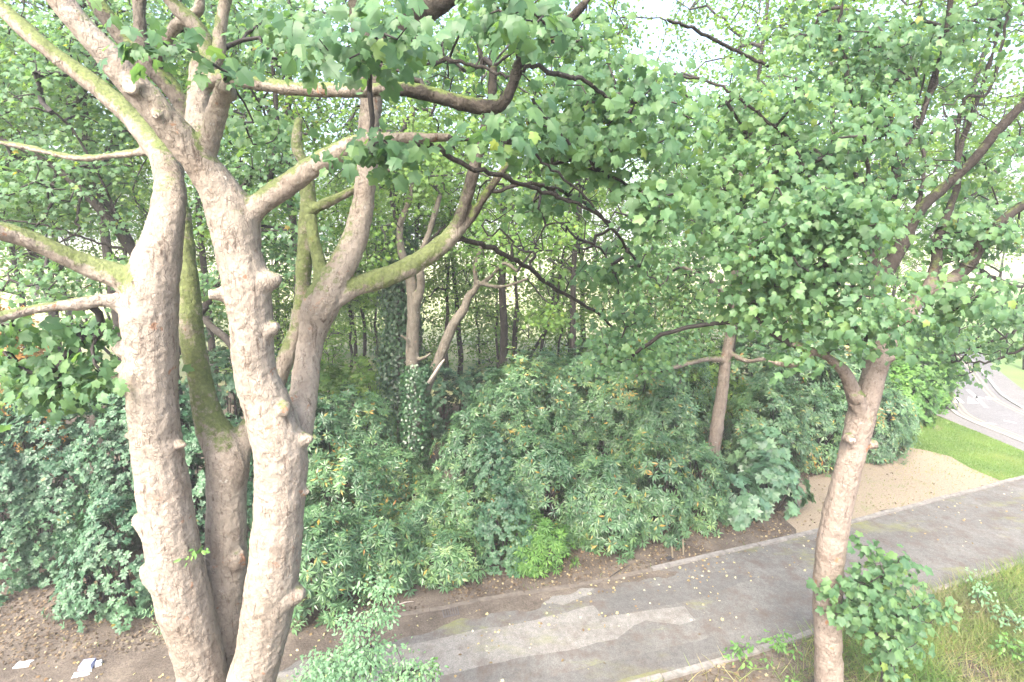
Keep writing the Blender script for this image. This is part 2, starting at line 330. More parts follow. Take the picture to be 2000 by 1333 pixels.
def strip(pts, w, z, h):
    """raised strip along pts; returns verts, faces"""
    pts = [np.asarray(p_)[:2] for p_ in pts]; v = []; f = []
    for i, p_ in enumerate(pts):
        a = pts[max(0, i - 1)]; b = pts[min(len(pts) - 1, i + 1)]
        t = (b - a) / (np.linalg.norm(b - a) + 1e-9); n = np.array([-t[1], t[0]]) * w / 2
        for sgn, zz in ((1, z), (1, z + h), (-1, z + h), (-1, z)): v.append((*(p_ + n * sgn), zz))
    for i in range(len(pts) - 1):
        for k in range(3):
            f.append((i * 4 + k, i * 4 + k + 1, i * 4 + 4 + k + 1, i * 4 + 4 + k))
    f.append((0, 3, 2, 1)); e = (len(pts) - 1) * 4; f.append((e, e + 1, e + 2, e + 3))
    f = [t[::-1] for t in f]
    return v, f
def resample(pts, step):
    pts = [np.asarray(p_, float) for p_ in pts]; L = [0]
    for a, b in zip(pts[:-1], pts[1:]): L.append(L[-1] + np.linalg.norm(b - a))
    n = max(2, int(L[-1] / step) + 1); out = []
    for s_ in np.linspace(0, L[-1], n):
        i = min(np.searchsorted(L, s_, side='right') - 1, len(pts) - 2)
        out.append(pts[i] + (pts[i + 1] - pts[i]) * (s_ - L[i]) / max(1e-9, L[i + 1] - L[i]))
    return out
def catmull(A, step_n=6):
    A = np.asarray(A, float); n = len(A); out = []
    for i in range(n - 1):
        p0 = A[max(0, i - 1)]; p1 = A[i]; p2 = A[i + 1]; p3 = A[min(n - 1, i + 2)]
        for k in range(step_n):
            t = k / step_n
            out.append(0.5 * ((2 * p1) + (-p0 + p2) * t + (2 * p0 - 5 * p1 + 4 * p2 - p3) * t * t + (-p0 + 3 * p1 - 3 * p2 + p3) * t ** 3))
    out.append(A[-1]); return np.array(out)
def edging(line, label, sunk):
    root = thing('path_edging', line[0], label, 'edging', kind=None)
    cl = [np.append(p_[:2], 0) for p_ in catmull([p_[:2] for p_ in line], 8)]
    rs = resample(cl, 0.914); r = random.Random(3)
    for i in range(len(rs) - 1):
        a, b = rs[i], rs[i + 1]; t = (b - a) / np.linalg.norm(b - a)
        nn = np.array([-t[1], t[0], 0]) * r.uniform(-0.018, 0.018)
        top = sunk(0.5 * (a + b)) + r.uniform(-0.008, 0.01)
        v, f = strip([a + t * 0.006 + nn, (a + b) / 2 + nn, b - t * 0.006 + nn], 0.085 * S, -0.02, 0.02 + top)
        v = np.array(v); v[v[:, 2] > 0, 2] += np.repeat([r.uniform(-.004, .004)], (v[:, 2] > 0).sum())
        poly_mesh('edging_stone', v, f, M_KERB if top > .035 else M_KERB2, root)
def sunk_far(p_):
    x, _, _ = project(np.array([p_[0], p_[1], 0])); x = x[0]
    return 0.05 if x > 1250 else (0.022 if x > 760 else 0.002)
edging(far_w[4:], 'low concrete edging along the shrub side of the tarmac path', sunk_far)
edging(near_w[1:], 'low concrete edging along the grassy side of the tarmac path', lambda p_: 0.045)

# road kerbs and paint
def kerb(pts, label):
    root = thing('road_kerb', pts[0], label, 'kerb')
    rs = resample([np.append(p_[:2], 0) for p_ in catmull([p_[:2] for p_ in pts], 8)], 0.914)
    for a, b in zip(rs[:-1], rs[1:]):
        t = (b - a) / np.linalg.norm(b - a)
        v, f = strip([a + t * 0.004, b - t * 0.004], 0.14, 0.0, 0.05)
        poly_mesh('kerb_stone', v, f, M_RKERB, root)
kerb(kerb_w, 'pale kerb between lawn side footway and the wide road')
kerb(road_far[1:], 'pale kerb on the far side of the road below the bank')
def offset(pts, d):
    o = []
    for i, p_ in enumerate(pts):
        a = pts[max(0, i - 1)][:2]; b = pts[min(len(pts) - 1, i + 1)][:2]; t = (b - a) / np.linalg.norm(b - a)
        o.append(np.array([*(p_[:2] + np.array([-t[1], t[0]]) * d), 0]))
    return o
def paint(name, pts, w, mat, z=0.008):
    pp = [np.append(p_[:2], 0) for p_ in pts]; l = offset(pp, w / 2); r_ = offset(pp, -w / 2)
    return sheet(name, l + r_[::-1], z, mat, kind='structure')
kw = [p_[:2] for p_ in catmull([p_[:2] for p_ in kerb_w], 6)]; rw = [p_[:2] for p_ in catmull([p_[:2] for p_ in road_far], 6)]
side = 1 if offset(kw, 1.0)[len(kw) // 2][0] > kw[len(kw) // 2][0] else -1
for dd in (0.3, 0.48): paint('edge_line', offset(kw, side * dd), 0.06, M_YELLOW)
side2 = -1 if offset(rw, 1.0)[len(rw) // 2][0] > rw[len(rw) // 2][0] else 1
for dd in (0.3, 0.48): paint('edge_line', offset(rw, side2 * dd), 0.06, M_YELLOW)
for tri in ([(1863, 787), (1884, 788), (1869, 774)], [(1889, 788), (1912, 789), (1891, 775)], [(1905, 774), (1925, 779), (1905, 779)], [(1925, 775), (1953, 781), (1927, 780)]):
    sheet('hump_marking', gl(tri), 0.008, M_WHITE, kind='structure')
paint('centre_line', gl([(1890, 762), (1908, 778), (1927, 797)]), 0.14, M_WHITE)
paint('centre_line', gl([(1960, 822), (1985, 827)]), 0.14, M_WHITE)
paint('centre_line', gl([(1905, 826), (1945, 829)]), 0.14, M_WHITE)

# ------------------------------------------------------------------ leaf shapes (x across, y to the tip, z up)
def mirror(pts, tris):
    pts = np.array(pts, float); n = len(pts)
    q = pts * np.array([-1, 1]); V = np.vstack([pts, q])
    T = [tuple(t) for t in tris] + [(a + n, c + n, b + n) for a, b, c in tris]
    return V, np.array(T)
def shape(pts, tris, fold=0.18, droop=0.25):
    V, T = mirror(pts, tris)
    z = -fold * np.abs(V[:, 0]) - droop * (V[:, 1] ** 2) * 0.6 + 0.04
    return np.column_stack([V, z]).astype(np.float32), T.astype(np.int32)
SYC0 = shape([(0, 0), (0, .34), (0, .66), (0, 1.02), (.2, -.06), (.44, .03), (.37, .22), (.47, .32), (.58, .62), (.42, .62), (.29, .63), (.21, .83)],
             [(0, 4, 6), (4, 5, 6), (0, 6, 1), (1, 6, 7), (1, 7, 10), (7, 8, 9), (7, 9, 10), (1, 10, 2), (2, 10, 11), (2, 11, 3)])
def curl(t, side, tipd, seed):
    V, T = t; V = V.copy(); r_ = np.random.default_rng(seed)
    V[:, 2] += side * V[:, 0] + tipd * np.abs(V[:, 1]) ** 2 + r_.normal(0, .035, len(V)); V[:, 0] *= r_.uniform(.82, 1.05); V[:, :2] += r_.normal(0, .018, (len(V), 2)) * (np.abs(V[:, :1]) > .01)
    return V.astype(np.float32), T
SYC0 = [SYC0, curl(SYC0, .25, -.3, 1), curl(SYC0, -.3, .12, 2), curl(SYC0, .05, -.55, 3), curl(SYC0, -.1, -.15, 4)]
SYC1 = shape([(0, 0), (0, 1.0), (.43, .05), (.30, .28), (.56, .64), (.2, .6)], [(0, 2, 3), (0, 3, 5), (3, 4, 5), (0, 5, 1)])
SYC2 = shape([(0, 0), (0, 1.0), (.5, .35)], [(0, 2, 1)], 0.25, 0.2)
LANC = shape([(0, 0), (0, .5), (0, 1), (.14, .45)], [(0, 3, 1), (1, 3, 2)], 0.4, 0.3)
OVAL = shape([(0, 0), (0, 1), (.24, .3), (.22, .65)], [(0, 2, 3), (0, 3, 1)], 0.3, 0.2)
BLADE = (np.array([(-.5, 0, 0), (.5, 0, 0), (.35, .55, .08), (-.35, .55, .08), (0, 1, .3)], np.float32), np.array([(0, 1, 2), (0, 2, 3), (3, 2, 4)], np.int32))

def frames(normal, tip):
    z = normal / np.linalg.norm(normal, axis=1, keepdims=True)
    y = tip - z * np.sum(tip * z, axis=1, keepdims=True); y /= np.linalg.norm(y, axis=1, keepdims=True) + 1e-9
    x = np.cross(y, z)
    return np.stack([x, y, z], axis=1)      # rows
def spread(tmpl, pos, fr, size, aspect=None):
    V, T = tmpl
    v = V[None] * size[:, None, None]
    if aspect is not None: v = v * np.stack([aspect, np.ones_like(aspect), np.ones_like(aspect)], 1)[:, None, :]
    w = np.einsum('nvi,nij->nvj', v, fr) + pos[:, None, :]
    F = T[None] + (np.arange(len(pos)) * len(V))[:, None, None]
    return w.reshape(-1, 3), F.reshape(-1, 3)
def leaves(name, tmpl, pos, fr, size, rnd, mat, parent, kind='stuff', aspect=None, label=None):
    if isinstance(tmpl, list):
        vs_, fs_, rs_ = [], [], []; o_ = 0; which = rng.integers(0, len(tmpl), len(pos))
        for k, tm in enumerate(tmpl):
            m_ = which == k; v, f = spread(tm, pos[m_], fr[m_], size[m_]); vs_.append(v); fs_.append(f + o_); o_ += len(v); rs_.append(np.repeat(rnd[m_], len(tm[0])))
        return part(name, np.vstack(vs_), np.vstack(fs_), 3, mat, parent, rnd=np.concatenate(rs_), kind=kind, label=label)
    v, f = spread(tmpl, pos, fr, size, aspect)
    return part(name, v, f, 3, mat, parent, rnd=np.repeat(rnd, len(tmpl[0])), kind=kind, label=label)
LEAF_CACHE = {}
def leaf_objects(tmpl, key, mat, pos, fr, size, rnd, parent, nmax=300, name='leaf'):
    """the leaves that show largest as single objects; returns mask of those left for the joined foliage"""
    px, py, d = project(pos)
    ok = (d > 0.5) & (px > -20) & (px < 2020) & (py > -20) & (py < 1353)
    score = np.where(ok, size / np.maximum(d, .3), 0)
    idx = np.argsort(-score)[:nmax]; idx = idx[score[idx] > 0]
    from mathutils import Matrix
    o0 = origin(parent)
    for i in idx:
        vi = int(i) % len(tmpl); k = (key, int(rnd[i] * 7.99), vi); tm = tmpl[vi]
        if k not in LEAF_CACHE:
            LEAF_CACHE[k] = mk_mesh('leaf', tm[0], tm[1], 3, mat, rnd=np.full(len(tm[0]), (k[1] + .5) / 8 * 0.98))
        o = bpy.data.objects.new(name, LEAF_CACHE[k])
        M = Matrix([list(fr[i][:, 0]), list(fr[i][:, 1]), list(fr[i][:, 2])])
        mm = np.array(fr[i]).T * size[i]
        o.matrix_local = Matrix(((*mm[0], pos[i][0] - o0[0]), (*mm[1], pos[i][1] - o0[1]), (*mm[2], pos[i][2] - o0[2]), (0, 0, 0, 1)))
        link(o, parent)
        o.matrix_basis = Matrix(((*mm[0], pos[i][0] - o0[0]), (*mm[1], pos[i][1] - o0[1]), (*mm[2], pos[i][2] - o0[2]), (0, 0, 0, 1)))
    keep = np.ones(len(pos), bool); keep[idx] = False
    return keep

# ------------------------------------------------------------------ trunks
def tube(pts, rad, sides=10, closed=True, wob=0.0):
    pts = np.asarray(pts, float); n = len(pts); v = []; f = []
    t = np.gradient(pts, axis=0); t /= np.linalg.norm(t, axis=1, keepdims=True) + 1e-9
    u = np.cross(t[0], [0, 1, 0.1]); u /= np.linalg.norm(u)
    ang = np.linspace(0, 2 * np.pi, sides, endpoint=False)
    for i in range(n):
        u = u - t[i] * np.dot(u, t[i]); u /= np.linalg.norm(u) + 1e-9; w = np.cross(t[i], u)
        rr = rad[i] * (1 + wob * rng.normal(0, 1, sides)) if wob else np.full(sides, rad[i])
        v.append(pts[i] + np.outer(np.cos(ang) * rr, u) + np.outer(np.sin(ang) * rr, w))
    v = np.vstack(v)
    for i in range(n - 1):
        for k in range(sides):
            a = i * sides + k; b = i * sides + (k + 1) % sides
            f.append((a, b, b + sides, a + sides))
    if closed:
        f.append(tuple(range(sides))[::-1]); f.append(tuple(range((n - 1) * sides, n * sides)))
    return v, f
def limb3(l):
    """[(px,py,w,Y[,moss])...] -> smooth points, radii, moss"""
    A = []
    m = 0.0
    for q in l:
        m = q[4] if len(q) > 4 else m
        dk = .85 * np.clip((q[0] - 560) / 220, 0, 1) * np.clip((380 - q[1]) / 160, 0, 1)       # high limbs darken: lichen tone plus painted canopy shade
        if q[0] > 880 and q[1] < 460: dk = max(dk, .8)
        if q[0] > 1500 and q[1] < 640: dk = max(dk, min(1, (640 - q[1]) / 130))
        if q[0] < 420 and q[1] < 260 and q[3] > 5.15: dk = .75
        wide = 1 + ((q[0] - 1000) / FPX) ** 2            # a round stem off the axis looks wider than it is
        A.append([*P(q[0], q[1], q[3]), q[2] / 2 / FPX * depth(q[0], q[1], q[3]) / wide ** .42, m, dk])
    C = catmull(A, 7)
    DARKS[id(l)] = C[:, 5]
    return C[:, :3], np.maximum(C[:, 3], 0.008), C[:, 4]
DARKS = {}
def cut_end(parent, c, nrm, r_, mat=M_CUT, name='cut_stub'):
    """sawn branch end: ring of bark lip and pale disc"""
    nrm = np.asarray(nrm, float); nrm /= np.linalg.norm(nrm)
    v, f = tube([c - nrm * .03, c - nrm * 0.006, c, c + nrm * 0.002], [r_ * 1.05, r_ * 1.03, r_ * 0.95, r_ * 0.8], 18, wob=0.04)
    return poly_mesh(name, v, f, mat, parent)

def remeshed(name, limbs, knots, voxel, mat, parent, disp=(0.035, 0.28, 0.016, 0.05), smooth=4):
    V = []; F = []; off = 0; kd_pts = []; CUTS = []
    for l in limbs:
        p_, r_, m_ = limb3(l) if not isinstance(l, tuple) else l
        v, f = tube(p_, r_, 14)
        V.append(v); F += [tuple(i + off for i in q) for q in f]; off += len(v)
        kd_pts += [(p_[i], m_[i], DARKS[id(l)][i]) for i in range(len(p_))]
    for kk in knots:
        c, r_, ax, ln = kk[:4]; sawn = len(kk) > 4
        ax = np.asarray(ax, float); ax /= np.linalg.norm(ax)
        pts = [c - ax * r_ * 1.3, c - ax * r_ * .3, c + ax * ln * 0.35, c + ax * ln * .7, c + ax * ln]
        v, f = tube(pts, [r_ * 1.7, r_ * 1.5, r_ * 1.25, r_ * 1.12, r_ * 1.05] if sawn else [r_ * 2.1, r_ * 1.7, r_ * 1.15, r_ * 0.8, r_ * .4], 12)
        if sawn: CUTS.append(cut_end(parent, c + ax * (ln - .004), ax, r_ * .82))
        V.append(v); F += [tuple(i + off for i in q) for q in f]; off += len(v)
    me = bpy.data.meshes.new(name); me.from_pydata(np.vstack(V).tolist(), [], F); me.update()
    o = bpy.data.objects.new(name + '_tmp', me); COL.objects.link(o)
    md = o.modifiers.new('r', 'REMESH'); md.mode = 'VOXEL'; md.voxel_size = voxel; md.use_smooth_shade = True
    ms = o.modifiers.new('s', 'SMOOTH'); ms.factor = 0.5; ms.iterations = smooth
    for i in (0, 2):
        tx = bpy.data.textures.new(name + str(i), 'CLOUDS'); tx.noise_scale = disp[i + 1]; tx.noise_depth = 2
        dm = o.modifiers.new('d', 'DISPLACE'); dm.texture = tx; dm.strength = disp[i]; dm.mid_level = 0.5; dm.texture_coords = 'GLOBAL'
    dg = bpy.context.evaluated_depsgraph_get(); dg.update()
    ev = o.evaluated_get(dg); out = bpy.data.meshes.new_from_object(ev)
    bpy.data.objects.remove(o); bpy.data.meshes.remove(me)
    n = len(out.vertices); co = np.empty(n * 3, np.float32); out.vertices.foreach_get('co', co); co = co.reshape(-1, 3)
    nr = np.empty(n * 3, np.float32); out.vertices.foreach_get('normal', nr); nr = nr.reshape(-1, 3)
    kd = kdtree.KDTree(len(kd_pts))
    for i, (c, m_, r_) in enumerate(kd_pts): kd.insert(Vector(c), i)
    kd.balance()
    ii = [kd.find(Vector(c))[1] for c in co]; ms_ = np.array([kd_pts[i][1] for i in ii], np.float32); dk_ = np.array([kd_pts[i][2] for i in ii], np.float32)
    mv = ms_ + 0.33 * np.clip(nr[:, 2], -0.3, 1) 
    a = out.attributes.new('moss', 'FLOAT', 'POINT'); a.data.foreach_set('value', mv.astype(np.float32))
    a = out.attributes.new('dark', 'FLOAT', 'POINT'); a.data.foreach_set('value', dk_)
    co = co - origin(parent).astype(np.float32); out.vertices.foreach_set('co', co.ravel()); out.update()
    out.materials.clear(); out.materials.append(mat)
    for p_ in out.polygons: pass
    out.polygons.foreach_set('use_smooth', np.ones(len(out.polygons), bool))
    out.name = name
    ob = link(bpy.data.objects.new(name, out), parent)
    for c_ in CUTS: c_.parent = ob            # sawn ends are pieces of the trunk
    return ob
# ------------------------------------------------------------------ growing fine branches to leaf clusters
def grow(skel, targets, step=0.22, wig=0.16, order_noise=0.3):
    """skel (N,3) starting points; returns nodes, parents(-1 for the start skeleton), tip index per target"""
    pts = [np.asarray(p_) for p_ in skel]; par = [-1] * len(pts)
    arr = np.zeros((len(pts) + len(targets) * 40, 3)); arr[:len(pts)] = pts; n = len(pts)
    d0 = np.array([np.min(np.linalg.norm(arr[:n] - t, axis=1)) for t in targets])
    tips = [0] * len(targets)
    for ti in np.argsort(d0 * (1 + order_noise * rng.random(len(d0)))):
        t = targets[ti]
        dd = np.linalg.norm(arr[:n] - t, axis=1)
        j = int(np.argmin(dd)); a = arr[j]; L = dd[j]
        k = max(2, min(30, int(L / step) + 1))
        bow = rng.normal(0, 1, 3) * wig * L + np.array([0, 0, 0.12 * L])
        prev = j
        for i in range(1, k + 1):
            s_ = i / k
            q = a + (t - a) * s_ + bow * 4 * s_ * (1 - s_) * 0.6
            if i < k: q = q + rng.normal(0, 1, 3) * wig * 0.35 * min(step, L / k)
            arr[n] = q; par.append(prev); prev = n; n += 1
        tips[ti] = prev
    return arr[:n], np.array(par), np.array(tips)
def branch_mesh(name, nodes_, par, tips, parent, mat, r0=0.0035, pw=0.47, rmax=0.06, sides=4):
    w = np.zeros(len(nodes_))
    for t in tips: w[t] += 1
    for i in range(len(nodes_) - 1, -1, -1):
        if par[i] >= 0: w[par[i]] += w[i]
    r_ = np.minimum(r0 * np.maximum(w, 1) ** pw * 1.3, rmax)
    ch = np.where(par >= 0)[0]; pa = par[ch]
    A = nodes_[pa]; B = nodes_[ch]; t = B - A; t /= np.linalg.norm(t, axis=1, keepdims=True) + 1e-9
    ref = np.where(np.abs(t[:, 2:3]) < 0.9, UP[None], np.array([[1.0, 0, 0]]))
    u = np.cross(t, ref); u /= np.linalg.norm(u, axis=1, keepdims=True); w2 = np.cross(t, u)
    ra = np.where(par[pa] >= 0, np.minimum(r_[pa], r_[ch] * 1.5), r_[ch] * 1.3); rb = r_[ch]
    ang = np.linspace(0, 2 * np.pi, sides, endpoint=False)
    ra_ = ra[:, None, None]; rb_ = rb[:, None, None]
    dirs = np.cos(ang)[None, :, None] * u[:, None, :] + np.sin(ang)[None, :, None] * w2[:, None, :]
    ringA = (A - t * ra[:, None] * 0.4)[:, None, :] + dirs * ra_; ringB = (B + t * rb[:, None] * 0.4)[:, None, :] + dirs * rb_
    V = np.concatenate([ringA, ringB], axis=1).reshape(-1, 3)
    f = []
    base = np.arange(len(ch)) * 2 * sides
    F = np.stack([np.stack([base + k, base + (k + 1) % sides, base + sides + (k + 1) % sides, base + sides + k], 1) for k in range(sides)], 1).reshape(-1, 4)
    return part(name, V, F, 4, mat, parent, smooth=True, kind='stuff')
def blob_targets(blobs):
    T = []
    for (px, py, Y, rx, ry, rY, n) in blobs:
        for _ in range(n):
            v = rng.normal(0, 1, 3); v /= np.linalg.norm(v); v *= rng.random() ** (1 / 2.4)
            T.append(P(px + v[0] * rx, py + v[1] * ry, Y + v[2] * rY))
    return np.array(T)
def leaf_spray(tips, n_per, rad, size, toward=(0, -0.62, 0.5), jit=0.5, flat=0.5):
    """leaves round each twig tip; returns pos, frames, sizes"""
    N = len(tips) * n_per
    c = np.repeat(tips, n_per, axis=0)
    o = rng.normal(0, 1, (N, 3)) * rad * np.array([1, 1, flat]) * 0.62
    pos = c + o
    nrm = np.array(toward)[None] + rng.normal(0, jit, (N, 3)) * 0.75 + o / rad * 0.25
    tip = o / rad * 0.8 + rng.normal(0, 0.4, (N, 3)) + np.array([0, -0.25, -0.55])
    return pos, frames(nrm, tip), size[0] + (size[1] - size[0]) * rng.random(N) ** 1.3
def rnds(n, clump_ids=None):
    r_ = np.clip(rng.beta(2.2, 2.2, n) * 0.92 + rng.normal(0, .03, n), 0, 0.93)
    y = rng.random(n) < 0.012
    return np.where(y, rng.uniform(0.95, 1, n), r_)

# ================================================================== FOREGROUND SYCAMORE (many stems)
base1 = G(440, 1590)
t1 = thing('sycamore_tree', base1, 'large pale barked sycamore with several stems and mossy limbs beside the path', 'tree')
T1 = [
 # left stem
 [(424, 1640, 160, 4.35), (416, 1480, 118, 4.3), (402, 1360, 100, 4.28), (382, 1260, 98, 4.25), (356, 1160, 112, 4.22), (336, 1060, 108, 4.2), (320, 960, 106, 4.2), (306, 860, 102, 4.2), (298, 760, 104, 4.2), (297, 690, 104, 4.2), (292, 610, 118, 4.2), (298, 550, 110, 4.22), (312, 490, 92, 4.28), (326, 430, 74, 4.36), (332, 370, 64, 4.5, .05), (322, 315, 58, 4.66), (298, 280, 52, 4.8, .15), (262, 235, 48, 4.9, .25), (205, 182, 46, 4.95, .25), (140, 132, 42, 5.0), (75, 82, 40, 5.0), (5, 18, 38, 5.05), (-70, -50, 34, 5.1)],
 # left limbs
 [(290, 590, 70, 4.2, .1), (240, 545, 62, 4.15, .25), (180, 522, 54, 4.1, .3), (120, 496, 50, 4.0, .3), (60, 470, 48, 3.9, .25), (0, 452, 48, 3.8, .2), (-90, 440, 44, 3.6)],
 [(285, 640, 60, 4.2, -.1), (225, 590, 38, 4.1), (150, 594, 30, 4.0, .0), (80, 602, 28, 3.9, .1), (20, 615, 28, 3.8, .1), (-70, 640, 26, 3.6)],
 [(325, 300, 30, 4.7, .2), (285, 296, 20, 4.8, .2), (220, 304, 18, 5.0, .2), (150, 309, 17, 5.2), (60, 290, 16, 5.4), (-20, 275, 14, 5.6)],
 # middle stem, mossy left fork, right fork that runs behind the front stem
 [(436, 1640, 150, 4.6), (438, 1420, 100, 4.62), (434, 1260, 92, 4.6), (440, 1150, 88, 4.62), (442, 1050, 80, 4.65), (442, 960, 80, 4.7), (444, 890, 88, 4.72, .05), (410, 825, 62, 4.75, .25), (392, 745, 50, 4.8, .3), (377, 665, 50, 4.85, .32), (367, 585, 52, 4.9, .34), (360, 500, 46, 5.0, .32), (355, 430, 38, 5.1, .28), (345, 360, 34, 5.2, .2), (350, 290, 32, 5.3), (362, 220, 40, 5.35), (345, 185, 42, 5.35), (308, 142, 42, 5.35), (262, 100, 42, 5.4), (225, 55, 40, 5.4), (185, 0, 38, 5.4), (150, -60, 36, 5.4)],
 [(446, 905, 70, 4.72), (480, 850, 52, 4.85, .1), (515, 800, 42, 5.0), (545, 735, 38, 5.1, .1), (566, 680, 34, 5.15, .2), (582, 630, 30, 5.2), (590, 575, 32, 5.25, .3), (596, 480, 34, 5.3, .35), (602, 400, 34, 5.35, .35), (596, 330, 26, 5.4, .3), (580, 285, 22, 5.45), (585, 230, 18, 5.5)],
 # front stem C
 [(462, 1640, 160, 4.25), (470, 1480, 120, 4.22), (487, 1350, 102, 4.22), (511, 1260, 100, 4.22), (528, 1160, 106, 4.22), (540, 1060, 102, 4.22), (547, 960, 100, 4.22), (548, 880, 108, 4.22), (524, 800, 98, 4.2), (500, 730, 86, 4.18), (491, 660, 84, 4.16), (488, 600, 92, 4.16), (480, 550, 96, 4.16), (464, 490, 92, 4.16), (456, 430, 104, 4.18, .02), (436, 385, 92, 4.16), (402, 335, 76, 4.12, .05), (355, 272, 72, 4.05, .08), (300, 208, 68, 3.98, .08), (255, 160, 66, 3.92, .05), (205, 102, 62, 3.85), (150, 40, 58, 3.8), (100, -20, 56, 3.75), (50, -80, 52, 3.7)],
 # right limb E
 [(465, 440, 70, 4.18), (505, 402, 50, 4.2, .15), (560, 362, 46, 4.22, .18), (620, 322, 44, 4.2, .15), (690, 284, 40, 4.15, .1), (750, 275, 34, 4.1, .05), (820, 270, 22, 4.05), (880, 268, 15, 4.0)],
 # up limb F (sawn) , G, H
 [(390, 330, 50, 4.14, .2), (408, 275, 44, 4.1, .2), (424, 220, 40, 4.06, .1), (434, 180, 36, 4.0)],
 [(395, 325, 50, 4.3), (388, 260, 50, 4.5, .05), (388, 200, 50, 4.6), (394, 140, 48, 4.65, .2), (404, 100, 40, 4.7, .2), (385, 55, 34, 4.7, .2), (340, 10, 34, 4.7), (300, -50, 32, 4.7)],
 [(396, 160, 40, 4.65, .2), (425, 110, 28, 4.65, .25), (430, 60, 26, 4.65), (440, 0, 24, 4.65), (448, -50, 22, 4.65)],
 [(300, 130, 30, 5.35), (318, 95, 26, 5.2), (345, 52, 24, 5.1), (385, 22, 22, 5.0), (392, -20, 20, 5.0)],
 [(290, 125, 30, 5.37), (274, 70, 28, 5.4), (272, -40, 27, 5.4)],
 # long limb I to the right
 [(400, 165, 36, 4.62), (430, 150, 32, 4.55, .25), (470, 156, 30, 4.45, .25), (530, 167, 29, 4.35, .2), (600, 175, 29, 4.25, .2), (700, 177, 27, 4.15, .15), (790, 175, 27, 4.1), (860, 190, 28, 4.1), (930, 208, 30, 4.1, .1), (975, 207, 24, 4.1), (1000, 170, 21, 4.1), (1012, 128, 24, 4.1), (1042, 98, 21, 4.1), (1078, 70, 18, 4.1), (1130, 20, 15, 4.1), (1180, -40, 12, 4.1)],
 # stem D and its forks
 [(548, 930, 60, 4.3), (580, 840, 66, 4.5), (592, 770, 56, 4.7), (602, 700, 52, 4.85), (612, 645, 56, 4.9), (628, 595, 76, 4.92, .05), (660, 535, 58, 4.95, .18), (690, 475, 50, 5.0, .15), (709, 400, 44, 5.05, .15), (717, 330, 40, 5.1, .1), (720, 260, 42, 5.15), (725, 190, 46, 5.2), (716, 110, 46, 5.25), (700, 40, 36, 5.3), (690, -40, 30, 5.3)],
 [(716, 135, 44, 5.25), (745, 85, 44, 5.2), (800, 45, 42, 5.1), (870, 0, 40, 5.0), (940, -50, 36, 4.95)],
 [(630, 590, 50, 4.93, .3), (625, 525, 28, 5.0, .4), (614, 470, 25, 5.05, .4), (606, 420, 24, 5.1, .4)],
 [(635, 590, 60, 4.93, .1), (690, 562, 42, 5.0, .3), (745, 545, 42, 5.1, .4), (805, 518, 40, 5.25, .4), (862, 480, 36, 5.4, .35), (895, 440, 30, 5.5, .1), (912, 385, 24, 5.55), (932, 310, 23, 5.6), (955, 220, 20, 5.65), (965, 130, 16, 5.7)],
 [(880, 462, 30, 5.45, .2), (918, 428, 20, 5.55), (955, 370, 17, 5.6), (985, 330, 14, 5.65), (1010, 295, 10, 5.7)],
 [(600, 415, 24, 5.3, .4), (640, 395, 20, 5.3, .4), (690, 372, 18, 5.3, .3), (735, 345, 14, 5.3), (775, 322, 10, 5.3)],
]
def kn(px, py, Y, r_px, ax, ln, sawn=False):
    c = P(px, py, Y); r_ = r_px / FPX * depth(px, py, Y); return (c, r_, ax, ln, 1) if sawn else (c, r_, ax, ln)
K1 = [kn(252, 683, 4.15, 17, (-1, -.35, .2), .14), kn(250, 738, 4.15, 22, (-1, -.2, -.15), .13), kn(258, 850, 4.2, 7, (-1, 0, 0), .07),
      kn(290, 1018, 4.18, 20, (-1, -.1, .25), .15), kn(308, 1116, 4.2, 25, (-1, -.1, .15), .16), kn(352, 868, 4.18, 6, (1, -.2, 0), .07),
      kn(514, 552, 4.16, 19, (1, -.02, .25), .17), kn(514, 646, 4.16, 18, (1, -.05, .3), .17), kn(436, 575, 4.1, 11, (-.9, -.6, .05), .12, True),
      kn(588, 858, 4.2, 12, (1, -.1, .1), .13), kn(568, 1160, 4.2, 19, (1, 0, .05), .16), kn(553, 800, 4.08, 9, (.5, -1, -.05), .08, True),
      kn(436, 352, 4.1, 6, (.6, -.8, .2), .06, True), kn(360, 290, 3.97, 7, (0, -1, 0), .04), kn(312, 228, 3.92, 7, (.1, -1, 0), .06, True),
      kn(305, 655, 4.1, 5, (.2, -1, 0), .04), kn(605, 590, 4.9, 11, (-1, -.2, .3), .06),
      kn(262, 172, 3.86, 14, (.15, -1, -.1), .07, True), kn(438, 176, 4.0, 12, (.45, -1, .25), .1, True), kn(595, 960, 4.22, 6, (1, 0, 0), .05), kn(440, 1100, 4.5, 16, (-.2, -1, 0), .03)]
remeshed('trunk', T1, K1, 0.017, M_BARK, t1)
def cutpx(par, px, py, Y, r_px, nrm):
    c = P(px, py, Y); return cut_end(par, c, nrm, r_px / FPX * depth(px, py, Y))
v, f = tube([P(286, 1022, 4.15), P(268, 1027, 4.13), P(256, 1026, 4.12)], [.022, .012, .004], 7); poly_mesh('broken_stub', v, f, M_DEAD, t1)

def skel_of(limbs, rmax=1.0, start=0.0):
    o = []
    for l in limbs:
        p_, r_, _ = limb3(l)
        k = int(len(p_) * start)
        o += [p_[i] for i in range(k, len(p_)) if r_[i] < rmax]
    return np.array(o)
